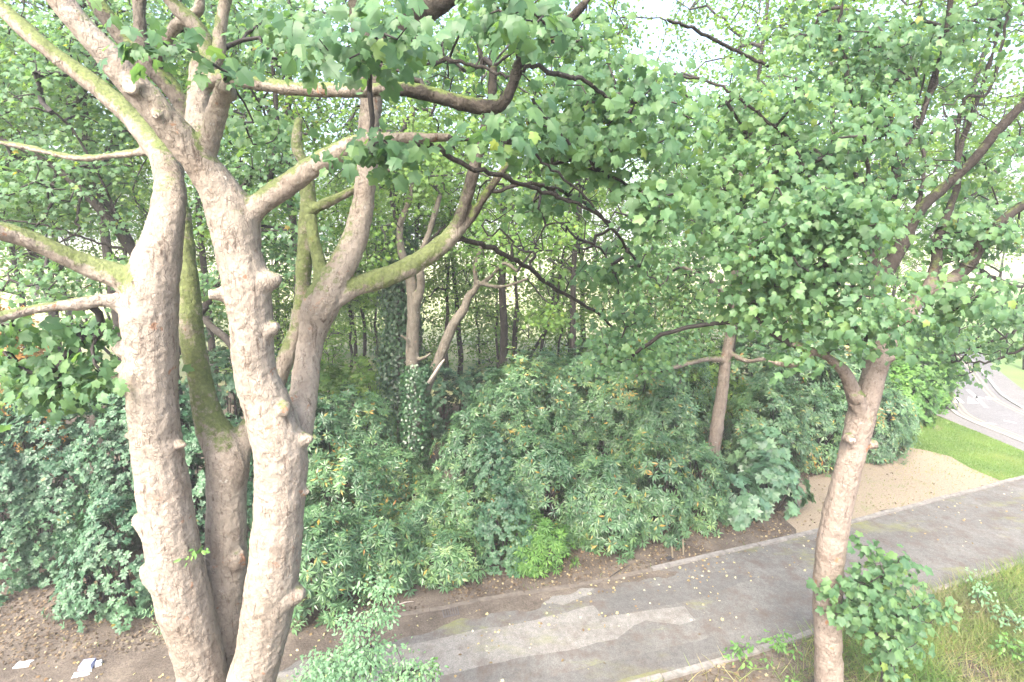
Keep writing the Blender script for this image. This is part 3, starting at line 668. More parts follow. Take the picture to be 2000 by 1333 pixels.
# hand-placed thinner branches
B1 = [
 [(750, 275, 20, 4.1), (840, 285, 16, 4.05), (900, 320, 14, 4.1), (980, 345, 13, 4.2), (1060, 375, 11, 4.4), (1130, 400, 9, 4.6), (1200, 440, 7, 4.8)],
 [(880, 268, 12, 4.0), (960, 278, 9, 4.0), (1020, 290, 8, 4.0), (1080, 330, 7, 4.1), (1160, 400, 6, 4.3)],
 [(1000, 165, 14, 4.1), (1030, 130, 11, 4.1), (1080, 145, 14, 4.2), (1130, 155, 12, 4.3), (1180, 185, 10, 4.5), (1240, 230, 8, 4.7)],
 [(1040, 200, 9, 4.2), (1090, 250, 9, 4.3), (1140, 310, 9, 4.5), (1200, 350, 8, 4.7), (1290, 390, 6, 4.8)],
 [(1010, 125, 15, 4.1), (1015, 80, 12, 4.1), (1010, 40, 10, 4.1), (990, -10, 8, 4.1)],
 [(860, 190, 12, 4.1), (820, 160, 14, 4.2), (780, 140, 12, 4.3), (740, 128, 9, 4.4)],
 [(720, 115, 16, 5.2), (790, 108, 14, 5.2), (860, 120, 12, 5.2), (930, 128, 10, 5.2), (990, 150, 8, 5.1)],
 [(1300, 40, 8, 5.6), (1360, 60, 10, 5.9), (1430, 95, 10, 6.2), (1500, 130, 9, 6.4)],
 [(895, 470, 16, 5.5), (950, 480, 14, 5.8), (1010, 510, 13, 6.2), (1080, 560, 11, 6.8), (1150, 600, 9, 7.4), (1200, 640, 7, 8.0)],
 [(960, 375, 10, 5.6), (1040, 360, 11, 5.7), (1110, 380, 10, 5.9), (1180, 430, 9, 6.2), (1250, 520, 7, 6.6)],
]
def mid_branches(limbs, parent, mat, name='branch', sides=7):
    for l in limbs:
        p_, r_, _ = limb3(l); p_ = p_ + rng.normal(0, 0.012, p_.shape); r_ = r_ * .72
        v, f = tube(p_, r_, sides); poly_mesh(name, v, f, mat, parent, smooth=True)
mid_branches(B1, t1, M_BARKD)
BL1 = [(690, 110, 3.4, 90, 70, .3, 8), (760, 55, 3.1, 60, 40, .3, 6), (1000, 25, 3.6, 110, 45, .4, 14), (980, 250, 3.6, 45, 38, .2, 5), (740, 290, 3.7, 60, 34, .3, 8),
       (1290, 400, 4.6, 95, 45, .3, 13), (1230, 230, 5.0, 180, 120, .8, 60), (1120, 250, 4.8, 120, 90, .6, 26), (90, 725, 4.3, 110, 55, .3, 26), (165, 655, 4.2, 45, 30, .2, 8), (205, 735, 4.1, 25, 40, .15, 6), (20, 640, 4.1, 30, 30, .2, 6), (110, 775, 4.2, 30, 30, .15, 5), (300, 88, 3.6, 40, 20, .1, 3), (405, 125, 3.9, 30, 15, .1, 2),
       (300, -130, 5.0, 500, 100, 1.2, 46), (850, -100, 5.0, 420, 70, 1.0, 34), (560, 60, 6.2, 100, 80, .8, 14), (880, 110, 6.4, 190, 110, .9, 28), (1140, 70, 5.6, 80, 50, .5, 12), (1060, 380, 6.0, 90, 60, .6, 14), (1190, 520, 6.6, 90, 70, .7, 16), (500, 250, 6.4, 60, 60, .5, 8)]
sk1 = np.vstack([skel_of(T1, 0.14), skel_of(B1)])
tg1 = blob_targets(BL1)
n1 = len(tg1); tg1 = np.vstack([tg1, blob_targets([(1080, 420, 6.4, 170, 110, 1.2, 70), (900, 120, 5.6, 180, 90, .8, 26), (1150, 480, 7.0, 150, 90, 1.0, 40), (520, 120, 6, 120, 90, .8, 20)])])
nd, pr, tp = grow(sk1, tg1, 0.2, 0.2)
branch_mesh('twig_network', nd, pr, tp, t1, M_TWIG, 0.0042, 0.5, 0.032)
pos, fr, sz = leaf_spray(nd[tp[:n1]], 16, 0.26, (0.055, 0.14)); rn = rnds(len(pos))
ex = 0.9
keep = leaf_objects(SYC0, 'syc', M_SYC, pos, fr, sz, rn, t1)
leaves('foliage', SYC0, pos[keep], fr[keep], sz[keep], rn[keep], M_SYC, t1)
# tuft of leaves in the crotch of the stems
tft = np.array([P(388, 1075, 4.1), P(380, 1085, 4.1)])
pos, fr, sz = leaf_spray(tft, 9, 0.07, (0.05, 0.08)); leaves('shoot_tuft', OVAL, pos, fr, sz, rnds(len(pos)), M_LIME, t1)

# ================================================================== RIGHT SYCAMORE
base2 = G(1620, 1420)
Y2 = 5.3
t2 = thing('sycamore_tree', base2, 'slender leaning sycamore with forked brown trunk in the grassy verge by the path edging', 'tree')
T2 = [
 [(1622, 1500, 86, Y2), (1620, 1380, 62, Y2), (1618, 1270, 56, Y2), (1616, 1160, 58, Y2), (1622, 1080, 60, Y2), (1636, 1000, 58, Y2), (1654, 930, 54, Y2), (1668, 870, 54, Y2), (1682, 815, 58, Y2 + .02), (1697, 765, 52, Y2 + .05), (1714, 710, 48, Y2 + .1), (1738, 660, 42, Y2 + .15), (1768, 615, 38, Y2 + .2), (1800, 578, 34, Y2 + .3), (1850, 552, 32, Y2 + .4), (1890, 520, 30, Y2 + .5), (1925, 465, 26, Y2 + .6), (1985, 410, 22, Y2 + .7), (2060, 370, 18, Y2 + .8)],
 [(1684, 820, 40, Y2, .15), (1664, 760, 34, Y2 - .05, .1), (1648, 725, 26, Y2 - .1), (1618, 700, 18, Y2 - .15, .1), (1580, 682, 16, Y2 - .2, .2), (1545, 672, 12, Y2 - .3)],
 [(1590, 686, 14, Y2 - .18), (1570, 704, 14, Y2 - .2), (1540, 714, 11, Y2 - .3), (1500, 705, 8, Y2 - .4)],
 [(1745, 650, 36, Y2 + .15), (1716, 570, 30, Y2 + .4), (1738, 520, 34, Y2 + .5), (1766, 470, 32, Y2 + .6), (1792, 415, 28, Y2 + .7), (1840, 370, 24, Y2 + .8), (1895, 320, 24, Y2 + .8), (1950, 255, 24, Y2 + .8), (2010, 190, 22, Y2 + .8), (2080, 120, 20, Y2 + .8)],
 [(1810, 572, 30, Y2 + .3), (1828, 520, 24, Y2 + .5), (1832, 470, 22, Y2 + .7), (1850, 420, 18, Y2 + .9), (1870, 360, 15, Y2 + 1.1), (1872, 300, 13, Y2 + 1.3), (1900, 220, 12, Y2 + 1.5), (1940, 100, 10, Y2 + 1.7), (1965, -20, 8, Y2 + 1.8)],
 [(1716, 570, 28, Y2 + .4), (1708, 500, 22, Y2 + .6), (1735, 420, 20, Y2 + .8), (1750, 340, 18, Y2 + 1), (1745, 280, 16, Y2 + 1.1), (1790, 250, 15, Y2 + 1.2), (1815, 180, 14, Y2 + 1.3), (1845, 80, 12, Y2 + 1.4), (1860, -30, 10, Y2 + 1.5)],
]
K2 = [kn(1690, 868, Y2 - .03, 8, (1, -.3, .1), .13, True), kn(1661, 858, Y2 - .12, 7, (-.1, -1, 0), .06, True), kn(1732, 700, Y2 + .05, 7, (1, -.3, .1), .08, True), kn(1668, 775, Y2 - .1, 8, (-1, -.2, .2), .07), kn(1640, 1005, Y2 - .1, 10, (-.3, -1, 0), .04)]
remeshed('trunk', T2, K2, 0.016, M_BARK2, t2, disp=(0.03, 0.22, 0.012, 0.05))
B2 = [
 [(1750, 340, 14, Y2 + 1), (1770, 300, 14, Y2 + 1.0), (1740, 230, 12, Y2 + 1.0), (1720, 200, 10, Y2 + 1.0)],
 [(1735, 420, 16, Y2 + .8), (1700, 380, 13, Y2 + .7), (1670, 345, 11, Y2 + .5), (1660, 290, 9, Y2 + .4), (1690, 240, 8, Y2 + .4)],
 [(1708, 520, 16, Y2 + .6), (1660, 470, 12, Y2 + .5), (1600, 430, 9, Y2 + .3), (1540, 410, 7, Y2 + .1)],
 [(1792, 415, 14, Y2 + .7), (1805, 330, 12, Y2 + .9), (1798, 240, 11, Y2 + 1.1), (1830, 150, 10, Y2 + 1.2), (1835, 50, 8, Y2 + 1.2)],
 [(1870, 300, 12, Y2 + 1.3), (1880, 200, 12, Y2 + 1.3), (1930, 180, 10, Y2 + 1.3), (1955, 100, 10, Y2 + 1.4), (1970, 20, 8, Y2 + 1.4)],
 [(2050, 520, 14, 8.5), (1990, 640, 11, 8.8), (1930, 670, 9, 9.0), (1880, 690, 7, 9.2), (1830, 700, 5, 9.4)],
 [(2100, 640, 14, 8.2), (2000, 680, 10, 8.6), (1940, 705, 8, 8.8), (1885, 708, 6, 9.0)],
 [(1890, 520, 14, Y2 + .5), (1940, 540, 12, 6.4), (2000, 560, 10, 7.2), (2050, 520, 14, 8.5), (2100, 640, 14, 8.2)],
 [(1640, 500, 8, 4.9), (1560, 300, 10, 5.4), (1480, 220, 9, 5.6), (1400, 165, 8, 5.8), (1310, 145, 7, 5.9)],
 [(1708, 500, 14, Y2 + .6), (1690, 300, 12, Y2 + .6), (1650, 120, 11, Y2 + .7), (1640, 40, 9, Y2 + .7), (1655, -40, 8, Y2 + .7)],
]
mid_branches(B2, t2, M_BARKD)
BL2 = [(1570, 290, 5.6, 260, 190, .9, 84), (1540, 470, 5.0, 170, 90, .6, 50), (1660, 420, 4.7, 90, 70, .3, 22), (1690, 625, 4.8, 95, 55, .3, 20), (1610, 540, 4.9, 120, 60, .4, 26), (1430, 330, 6.2, 150, 170, .8, 46),
       (1890, 360, 6.6, 140, 150, .9, 24), (1870, 575, 5.6, 120, 50, .5, 22), (1900, 470, 6, 110, 60, .6, 20), (1880, 80, 7.0, 180, 110, 1, 26), (1680, 90, 6.2, 220, 90, .9, 54), (1900, 680, 9.0, 120, 40, .7, 20), (1850, 730, 9.2, 60, 35, .5, 7), (1960, 620, 8.2, 90, 70, .8, 20), (1830, 660, 7.4, 70, 40, .6, 12), (1480, 610, 5.2, 90, 60, .5, 14), (1560, 690, 5, 40, 25, .2, 4), (1750, -90, 6.5, 350, 80, 1, 50), (1230, 660, 6.2, 100, 55, .6, 20)]
sk2 = np.vstack([skel_of(T2, 0.075), skel_of(B2)]); tg2 = blob_targets(BL2)
n2_ = len(tg2); tg2 = np.vstack([tg2, blob_targets([(1800, 230, Y2 + 1.0, 150, 170, .8, 80), (1860, 500, Y2 + 1, 120, 90, .8, 30), (1900, 660, 8.4, 110, 60, .7, 24)])])
nd, pr, tp = grow(sk2, tg2, 0.2, 0.3)
branch_mesh('twig_network', nd, pr, tp, t2, M_TWIG, 0.0046, 0.5, 0.035)
pos, fr, sz = leaf_spray(nd[tp[:n2_]], 25, 0.29, (0.045, 0.118)); rn = rnds(len(pos))
keep = leaf_objects(SYC0, 'syc', M_SYC, pos, fr, sz, rn, t2)
leaves('foliage', SYC0, pos[keep], fr[keep], sz[keep], rn[keep], M_SYC, t2)

# ================================================================== MIDDLE-DISTANCE TREES
def midtree(label, base, limbs, branches, blobs, bark, lmat, voxel=0.03, nper=22, rad=0.42, size=(.11, .17), tmpl=SYC1, step=.35, name='woodland_tree', r0=0.005, knots=(), rmax=.05, toward=(0, -.4, .6)):
    t = thing(name, base, label, 'tree')
    remeshed('trunk', limbs, list(knots), voxel, bark, t, disp=(0.04, 0.3, 0.012, 0.08), smooth=3)
    mid_branches(branches, t, M_BARKD, sides=6)
    sk = np.vstack([skel_of(limbs, 0.12)] + ([skel_of(branches)] if branches else []))
    tg = blob_targets(blobs); nd, pr, tp = grow(sk, tg, step, 0.25)
    branch_mesh('twig_network', nd, pr, tp, t, M_TWIG, r0, 0.5, rmax)
    pos, fr, sz = leaf_spray(nd[tp], nper, rad, size, toward=toward); leaves('foliage', tmpl, pos, fr, sz, rnds(len(pos)), lmat, t)
    return t
# trunk beside the shrubs on the right
b3 = G(1390, 935); Y3 = b3[1] / S
t3 = midtree('straight brown trunked tree rising out of the rhododendrons near the dry verge', b3,
 [[(1388, 950, 32, Y3), (1393, 890, 27, Y3), (1402, 820, 26, Y3), (1411, 760, 24, Y3), (1418, 700, 22, Y3), (1430, 630, 20, Y3), (1436, 560, 18, Y3), (1432, 480, 16, Y3), (1440, 400, 14, Y3), (1450, 300, 12, Y3), (1455, 200, 10, Y3)],
  [(1418, 705, 14, Y3), (1380, 702, 11, Y3 - .3), (1300, 722, 9, Y3 - .8), (1240, 735, 7, Y3 - 1.2)],
  [(1426, 660, 14, Y3), (1440, 615, 12, Y3 - .2), (1475, 612, 10, Y3 - .6), (1492, 655, 8, Y3 - 1), (1490, 670, 6, Y3 - 1.1)],
  [(1432, 600, 13, Y3), (1400, 560, 11, Y3 - .3), (1370, 540, 9, Y3 - .8), (1330, 520, 7, Y3 - 1.2)],
  [(1425, 690, 12, Y3), (1460, 705, 10, Y3 - .5), (1500, 700, 8, Y3 - 1)]],
 [[(1330, 740, 7, Y3 - .5), (1310, 770, 6, Y3 - .7), (1290, 800, 5, Y3 - .9)], [(1436, 560, 10, Y3), (1500, 520, 9, Y3 - .5), (1560, 500, 7, Y3 - 1)], [(1440, 400, 9, Y3), (1380, 380, 8, Y3 - .5), (1300, 400, 6, Y3 - 1)]],
 [(1400, 450, Y3, 180, 150, 1.6, 105), (1280, 560, Y3 - .5, 130, 90, 1.2, 46), (1530, 600, Y3 - .5, 120, 60, 1, 30), (1230, 700, Y3 - 1.5, 110, 45, .8, 24), (1480, 220, Y3 + .5, 130, 110, 1.2, 30), (1340, 640, Y3 - .8, 90, 40, .6, 16)], M_BARK2, M_SYC, nper=30, size=(.08, .14))
# ivy-clad tree in the middle
b4 = G(815, 930); Y4 = b4[1] / S
t4 = midtree('ivy clad forked tree standing in the middle of the rhododendrons with a bleached dead branch', b4,
 [[(815, 950, 40, Y4), (813, 880, 34, Y4), (812, 800, 32, Y4), (806, 730, 28, Y4), (806, 660, 26, Y4), (808, 600, 26, Y4), (800, 540, 20, Y4), (784, 490, 15, Y4), (782, 440, 13, Y4), (800, 390, 11, Y4), (808, 340, 9, Y4)],
  [(815, 800, 26, Y4), (842, 735, 20, Y4), (862, 690, 20, Y4), (885, 635, 19, Y4), (905, 605, 18, Y4), (915, 580, 16, Y4), (930, 560, 12, Y4), (928, 520, 10, Y4), (945, 470, 8, Y4)],
  [(808, 605, 20, Y4, .1), (822, 560, 16, Y4 - .2), (820, 510, 14, Y4 - .3), (840, 450, 12, Y4 - .4), (860, 380, 10, Y4 - .5)],
  [(806, 690, 10, Y4), (795, 665, 7, Y4 - .2), (782, 655, 5, Y4 - .3)], [(812, 705, 9, Y4), (830, 698, 7, Y4 - .2), (842, 690, 5, Y4 - .2)],
  [(930, 560, 10, Y4), (960, 540, 8, Y4 - .2), (985, 515, 8, Y4 - .4), (1010, 530, 6, Y4 - .6)],
  [(928, 552, 9, Y4), (980, 560, 7, Y4 - .3), (1030, 545, 6, Y4 - .5)]],
 [[(782, 440, 9, Y4), (765, 400, 8, Y4), (760, 350, 7, Y4 + .2)], [(800, 520, 8, Y4), (830, 480, 7, Y4), (870, 440, 6, Y4)], [(770, 340, 7, Y4), (770, 300, 8, Y4), (790, 250, 6, Y4)]],
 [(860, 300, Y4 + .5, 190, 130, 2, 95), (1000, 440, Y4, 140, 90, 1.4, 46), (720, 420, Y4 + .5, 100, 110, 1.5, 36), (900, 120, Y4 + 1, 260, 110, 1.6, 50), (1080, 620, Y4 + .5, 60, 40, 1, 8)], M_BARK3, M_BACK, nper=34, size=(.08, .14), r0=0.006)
v, f = tube([P(838, 748, Y4 - .5), P(848, 732, Y4 - .55), P(858, 716, Y4 - .6), P(868, 702, Y4 - .65)], [.06, .05, .045, .018], 8); poly_mesh('dead_branch', v, f, M_DEAD, t4, smooth=True)
def ivy_on(par, pts_r, n, mat=M_IVY, size=(.06, .11), extra=.12, name='ivy'):
    """ivy leaves lying round a stem: pts_r = [(point, radius)...]"""
    pos = []; nr = []
    A = np.array([p_ for p_, _ in pts_r]); R_ = np.array([r_ for _, r_ in pts_r])
    k = rng.random(n) * (len(A) - 1); i = k.astype(int); t_ = (k - i)[:, None]
    c = A[i] * (1 - t_) + A[np.minimum(i + 1, len(A) - 1)] * t_; r_ = R_[i]
    a = rng.random(n) * 2 * np.pi; o = np.column_stack([np.cos(a), np.sin(a), rng.normal(0, .25, n)])
    pos = c + o * (r_ + extra * rng.random(n) ** 1.5)[:, None]
    fr_ = frames(o + np.array([0, 0, .35]) + rng.normal(0, .3, (n, 3)), np.tile([0, 0, -1.0], (n, 1)) + rng.normal(0, .35, (n, 3)))
    return leaves(name, SYC1, pos, fr_, rng.uniform(*size, n), rnds(n), mat, par)
ivy_on(t4, [(P(815, 930, Y4), .34), (P(812, 860, Y4), .36), (P(812, 800, Y4), .34), (P(812, 740, Y4), .3), (P(822, 715, Y4), .22)], 5200, size=(.06, .1))
# dark ivy column behind it
b5 = G(782, 880); Y5 = b5[1] / S + .6; b5 = np.array([(782 - 1000) / FPX * 6.0 * 2.6, Y5 * S, 0])
pb5 = P(788, 900, Y5); b5 = np.array([pb5[0], Y5 * S, 0])
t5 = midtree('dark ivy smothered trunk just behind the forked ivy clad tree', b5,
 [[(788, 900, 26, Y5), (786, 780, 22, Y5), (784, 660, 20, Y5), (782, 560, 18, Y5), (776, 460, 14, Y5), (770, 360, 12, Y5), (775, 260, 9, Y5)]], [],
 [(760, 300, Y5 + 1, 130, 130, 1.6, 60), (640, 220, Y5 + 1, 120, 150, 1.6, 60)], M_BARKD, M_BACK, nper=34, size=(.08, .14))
ivy_on(t5, [(P(785, 800, Y5), .5), (P(780, 740, Y5), .55), (P(782, 680, Y5), .4), (P(784, 620, Y5), .4), (P(782, 560, Y5), .42), (P(778, 500, Y5), .36), (P(772, 440, Y5), .22)], 8000, extra=.35, size=(.07, .12))
# spreading tree behind the stems at left
Y6 = 9.2; b6p = P(330, 900, Y6); b6 = np.array([b6p[0], Y6 * S, 0])
t6 = midtree('dark branched spreading tree behind the pale stems and above the holly', b6,
 [[(380, 1150, 40, Y6), (360, 900, 34, Y6), (330, 700, 28, Y6), (290, 560, 26, Y6), (262, 495, 24, Y6), (205, 420, 22, Y6), (160, 372, 20, Y6), (110, 330, 17, Y6), (40, 290, 14, Y6), (-60, 250, 10, Y6)],
  [(262, 500, 18, Y6), (240, 440, 15, Y6 + .2), (195, 380, 13, Y6 + .3), (170, 320, 12, Y6 + .4), (165, 200, 10, Y6 + .5), (180, 60, 8, Y6 + .6)],
  [(330, 700, 20, Y6), (400, 600, 17, Y6 + .3), (470, 480, 15, Y6 + .5), (520, 380, 13, Y6 + .7), (540, 250, 11, Y6 + .8), (530, 100, 9, Y6 + 1)],
  [(480, 720, 18, Y6 - .8), (450, 672, 18, Y6 - .8), (415, 640, 16, Y6 - .6), (385, 625, 16, Y6 - .3), (345, 690, 20, Y6)]],
 [[(160, 372, 10, Y6), (150, 430, 9, Y6 - .3), (155, 450, 7, Y6 - .4), (110, 475, 6, Y6 - .6), (40, 500, 5, Y6 - .9)], [(110, 330, 10, Y6), (90, 420, 8, Y6 - .4), (30, 480, 6, Y6 - .8)], [(262, 495, 10, Y6), (180, 470, 8, Y6 - .2), (90, 440, 7, Y6 - .5), (0, 430, 6, Y6 - .8)], [(240, 440, 8, Y6), (140, 250, 8, Y6 - .5), (60, 210, 6, Y6 - .9)]],
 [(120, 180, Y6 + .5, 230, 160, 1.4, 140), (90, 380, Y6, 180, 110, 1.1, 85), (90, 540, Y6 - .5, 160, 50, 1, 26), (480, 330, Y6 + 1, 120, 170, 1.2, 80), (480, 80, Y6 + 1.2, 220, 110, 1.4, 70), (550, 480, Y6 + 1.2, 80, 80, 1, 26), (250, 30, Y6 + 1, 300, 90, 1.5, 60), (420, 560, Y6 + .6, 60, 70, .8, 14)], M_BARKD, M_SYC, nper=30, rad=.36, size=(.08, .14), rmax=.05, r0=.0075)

# ================================================================== BACKGROUND WOOD (copies of a few kinds)
def wood_proto(seed, h, tr, crown_lo, crown_r, nclu, nper, lean, low_stems=1, lmat=M_BACK, size=(.1, .165)):
    st = np.random.default_rng(seed)
    t = bpy.data.objects.new('woodland_tree', None)
    limbs = []
    for s_ in range(low_stems):
        a = s_ * 2.4 + st.random(); off = np.array([math.cos(a), math.sin(a), 0]) * (0.0 if low_stems == 1 else .9)
        zz = np.linspace(0, h * .92, 12); w_ = np.cumsum(st.normal(0, .10, (12, 2)), axis=0)
        pts = np.column_stack([w_[:, 0] + lean * zz + off[0] * (zz / h) ** .7 * (h * .3), w_[:, 1] + off[1] * (zz / h) ** .7 * (h * .3), zz])
        pts[0, :2] = 0
        limbs.append((pts, tr * (1 - .8 * zz / h) / (1 if low_stems == 1 else 1.5)))
    V = []; F = []; o_ = 0
    for p_, r_ in limbs:
        v, f = tube(p_, r_, 8); V.append(v); F += [tuple(i + o_ for i in q) for q in f]; o_ += len(v)
    trunk = poly_mesh('trunk', np.vstack(V), F, M_BARKD, None, smooth=True)
    global rng
    keep_rng = rng; rng = st
    tg = []
    for _ in range(nclu):
        v = st.normal(0, 1, 3); v /= np.linalg.norm(v); v *= st.random() ** .45
        zc = h * (crown_lo + 1) / 2
        tg.append(np.array([lean * zc + v[0] * crown_r, v[1] * crown_r, zc + v[2] * h * (1 - crown_lo) / 2]))
    sk = np.vstack([p_[3:] for p_, _ in limbs])
    nd, pr, tp = grow(sk, np.array(tg), .6, .2)
    tw = branch_mesh('twig_network', nd, pr, tp, None, M_TWIG, .009, .5, .06)
    pos, fr, sz = leaf_spray(nd[tp], nper, .62, size, toward=(0, -.15, .8), jit=.7)
    fo = leaves('foliage', SYC2, pos, fr, sz, rnds(len(pos)), lmat, None)
    rng = keep_rng
    return (t, [trunk, tw, fo])
def place_tree(proto, x, y, rz, sc, label, first, name='woodland_tree', group='trees of the wood beyond the shrubs'):
    root, parts = proto
    r_ = root if first else root.copy()
    if name != 'woodland_tree': r_.name = name
    r_.location = (x, y, 0); r_.rotation_euler = (0, 0, rz); r_.scale = (sc, sc, sc)
    link(r_, None, label, 'tree', group)
    for p_ in parts:
        if first: p_.parent = r_
        else:
            c = p_.copy(); COL.objects.link(c); c.parent = r_
protos = [wood_proto(1, 13, .15, .3, 2.9, 90, 62, .03), wood_proto(2, 11, .11, .26, 2.4, 75, 62, -.05), wood_proto(3, 15, .18, .3, 3.6, 120, 66, .02),
          wood_proto(4, 9, .12, .2, 2.4, 60, 42, .0, 4), wood_proto(5, 8, .07, .25, 1.5, 36, 40, .04), wood_proto(6, 17, .15, .3, 3.8, 150, 76, .02), wood_proto(7, 18, .16, .36, 4.2, 150, 76, -.03), wood_proto(8, 5.5, .05, .04, 1.7, 60, 44, .02, 3), wood_proto(9, 4, .04, .0, 1.5, 46, 44, -.03, 2)]
LB = ['slim dark trunked tree in the wood beyond the shrubs', 'light slender tree leaning among the wood beyond the shrubs', 'tall full crowned tree in the wood beyond the shrubs', 'bushy many stemmed tree fanning out beyond the shrubs', 'thin young sapling tree in the wood beyond the shrubs', 'tall spreading tree with dense light crown just behind the thicket', 'high crowned tall tree standing close behind the thicket', 'light green young hazel with foliage to the ground beyond the thicket', 'low leafy young tree at the edge of the bright meadow']
used = [False] * 9
spots = []
for (px, Y, k) in [(600, 22, 7), (670, 25, 8), (760, 24, 8), (850, 21, 8), (905, 27, 7), (960, 23, 8), (1060, 26, 7), (1130, 21, 8), (1240, 20.5, 7), (1300, 24, 8), (1010, 21, 8), (720, 29, 8), (1370, 19, 7), (1460, 20, 7), (1540, 22, 7), (530, 22, 7), (430, 20, 7), (640, 18.2, 8), (575, 15.5, 5), (985, 16.5, 6), (1110, 17, 5), (1420, 16.5, 6), (1600, 17, 5), (1760, 19, 6), (270, 15, 6), (60, 16, 5), (-120, 14, 6), (1980, 22, 5), (820, 19, 6), (420, 17, 5), (640, 20, 4), (693, 22, 4), (712, 21, 1), (733, 21.5, 1), (748, 22.5, 4), (770, 26, 0), (868, 19, 1), (900, 21, 0), (938, 23, 4), (975, 20, 4), (1022, 18.5, 3), (1088, 20, 4), (1102, 22, 1), (1130, 24, 0), (1180, 26, 4),
                   (1260, 21, 1), (1330, 25, 0), (560, 24, 0), (480, 19, 1), (390, 22, 0), (250, 20, 3), (120, 18, 2), (-20, 21, 0), (-150, 17, 2), (20, 26, 2), (330, 28, 2), (620, 34, 2), (1240, 36, 2), (1420, 24, 2), (1540, 26, 1), (1640, 23, 2), (1700, 29, 0),
                   (1780, 40, 2), (1900, 44, 0), (2010, 40, 2), (2080, 30, 2), (2150, 38, 0), (1850, 55, 2), (1960, 60, 2), (560, 58, 2), (660, 62, 2), (760, 57, 2), (860, 62, 2), (950, 58, 2), (1050, 64, 2), (1150, 58, 2), (1250, 63, 2), (1350, 58, 2), (1480, 62, 2), (460, 60, 2), (200, 60, 2), (0, 55, 2), (-150, 24, 2), (180, 24, 6), (-40, 28, 5), (2080, 60, 2), (2150, 24, 5), (1650, 60, 2), (300, 50, 2), (120, 48, 2), (-80, 45, 2), (2200, 50, 2), (-250, 32, 2)]:
    x = (px - 1000) / FPX * Y * 1.06 * S
    sc = random.uniform(.88, 1.15)
    if px > 1760 and Y < 50: sc *= .8
    lab = LB[k]; gp = 'trees of the wood beyond the shrubs'
    if Y >= 44: lab, gp = 'distant tree on the far side of the bright meadow', 'distant trees across the meadow'
    elif px > 1760: lab, gp = 'leafy tree on the grass bank beyond the road', 'trees on the bank beyond the road'
    place_tree(protos[k], x, Y * S, random.uniform(0, 6.28), sc, lab, not used[k], group=gp); used[k] = True

# ================================================================== SHRUBS
def lobed_points(lobes, dens, shell=.3, zmin=.08):
    """points and outward normals on a union of lumpy ellipsoids (centre, rx, ry, rz)"""
    PP = []; NN = []
    for li, (c, rx, ry, rz) in enumerate(lobes):
        area = 2 * math.pi * ((rx * ry) + (rx * rz) + (ry * rz)) * .75
        n = int(area * dens)
        d = rng.normal(0, 1, (n, 3)); d /= np.linalg.norm(d, axis=1, keepdims=True)
        lump = np.array([mnoise.noise(Vector((q[0] * 2.3 + li * 7, q[1] * 2.3, q[2] * 2.3))) for q in d])
        lump2 = np.array([mnoise.noise(Vector((q[0] * 6 + li * 3, q[1] * 6, q[2] * 6 + 9))) for q in d])
        r_ = (1 + .3 * lump + .2 * lump2) * (1 - shell * rng.random(n) ** 1.6 / max(rx, rz))
        p_ = c + d * np.array([rx, ry, rz]) * r_[:, None]
        nn = d / np.array([rx, ry, rz]); nn /= np.linalg.norm(nn, axis=1, keepdims=True)
        gap = np.array([mnoise.noise(Vector((q[0] * 1.7, q[1] * 1.7, q[2] * 1.7 + 31))) for q in p_])
        ok = (p_[:, 2] > zmin) & ((gap > -.2) | (rng.random(n) < .15))
        for lj, (c2, a2, b2, e2) in enumerate(lobes):
            if lj != li: ok &= (np.sum(((p_ - c2) / np.array([a2, b2, e2])) ** 2, axis=1) > .62)
        PP.append(p_[ok]); NN.append(nn[ok])
    return np.vstack(PP), np.vstack(NN)
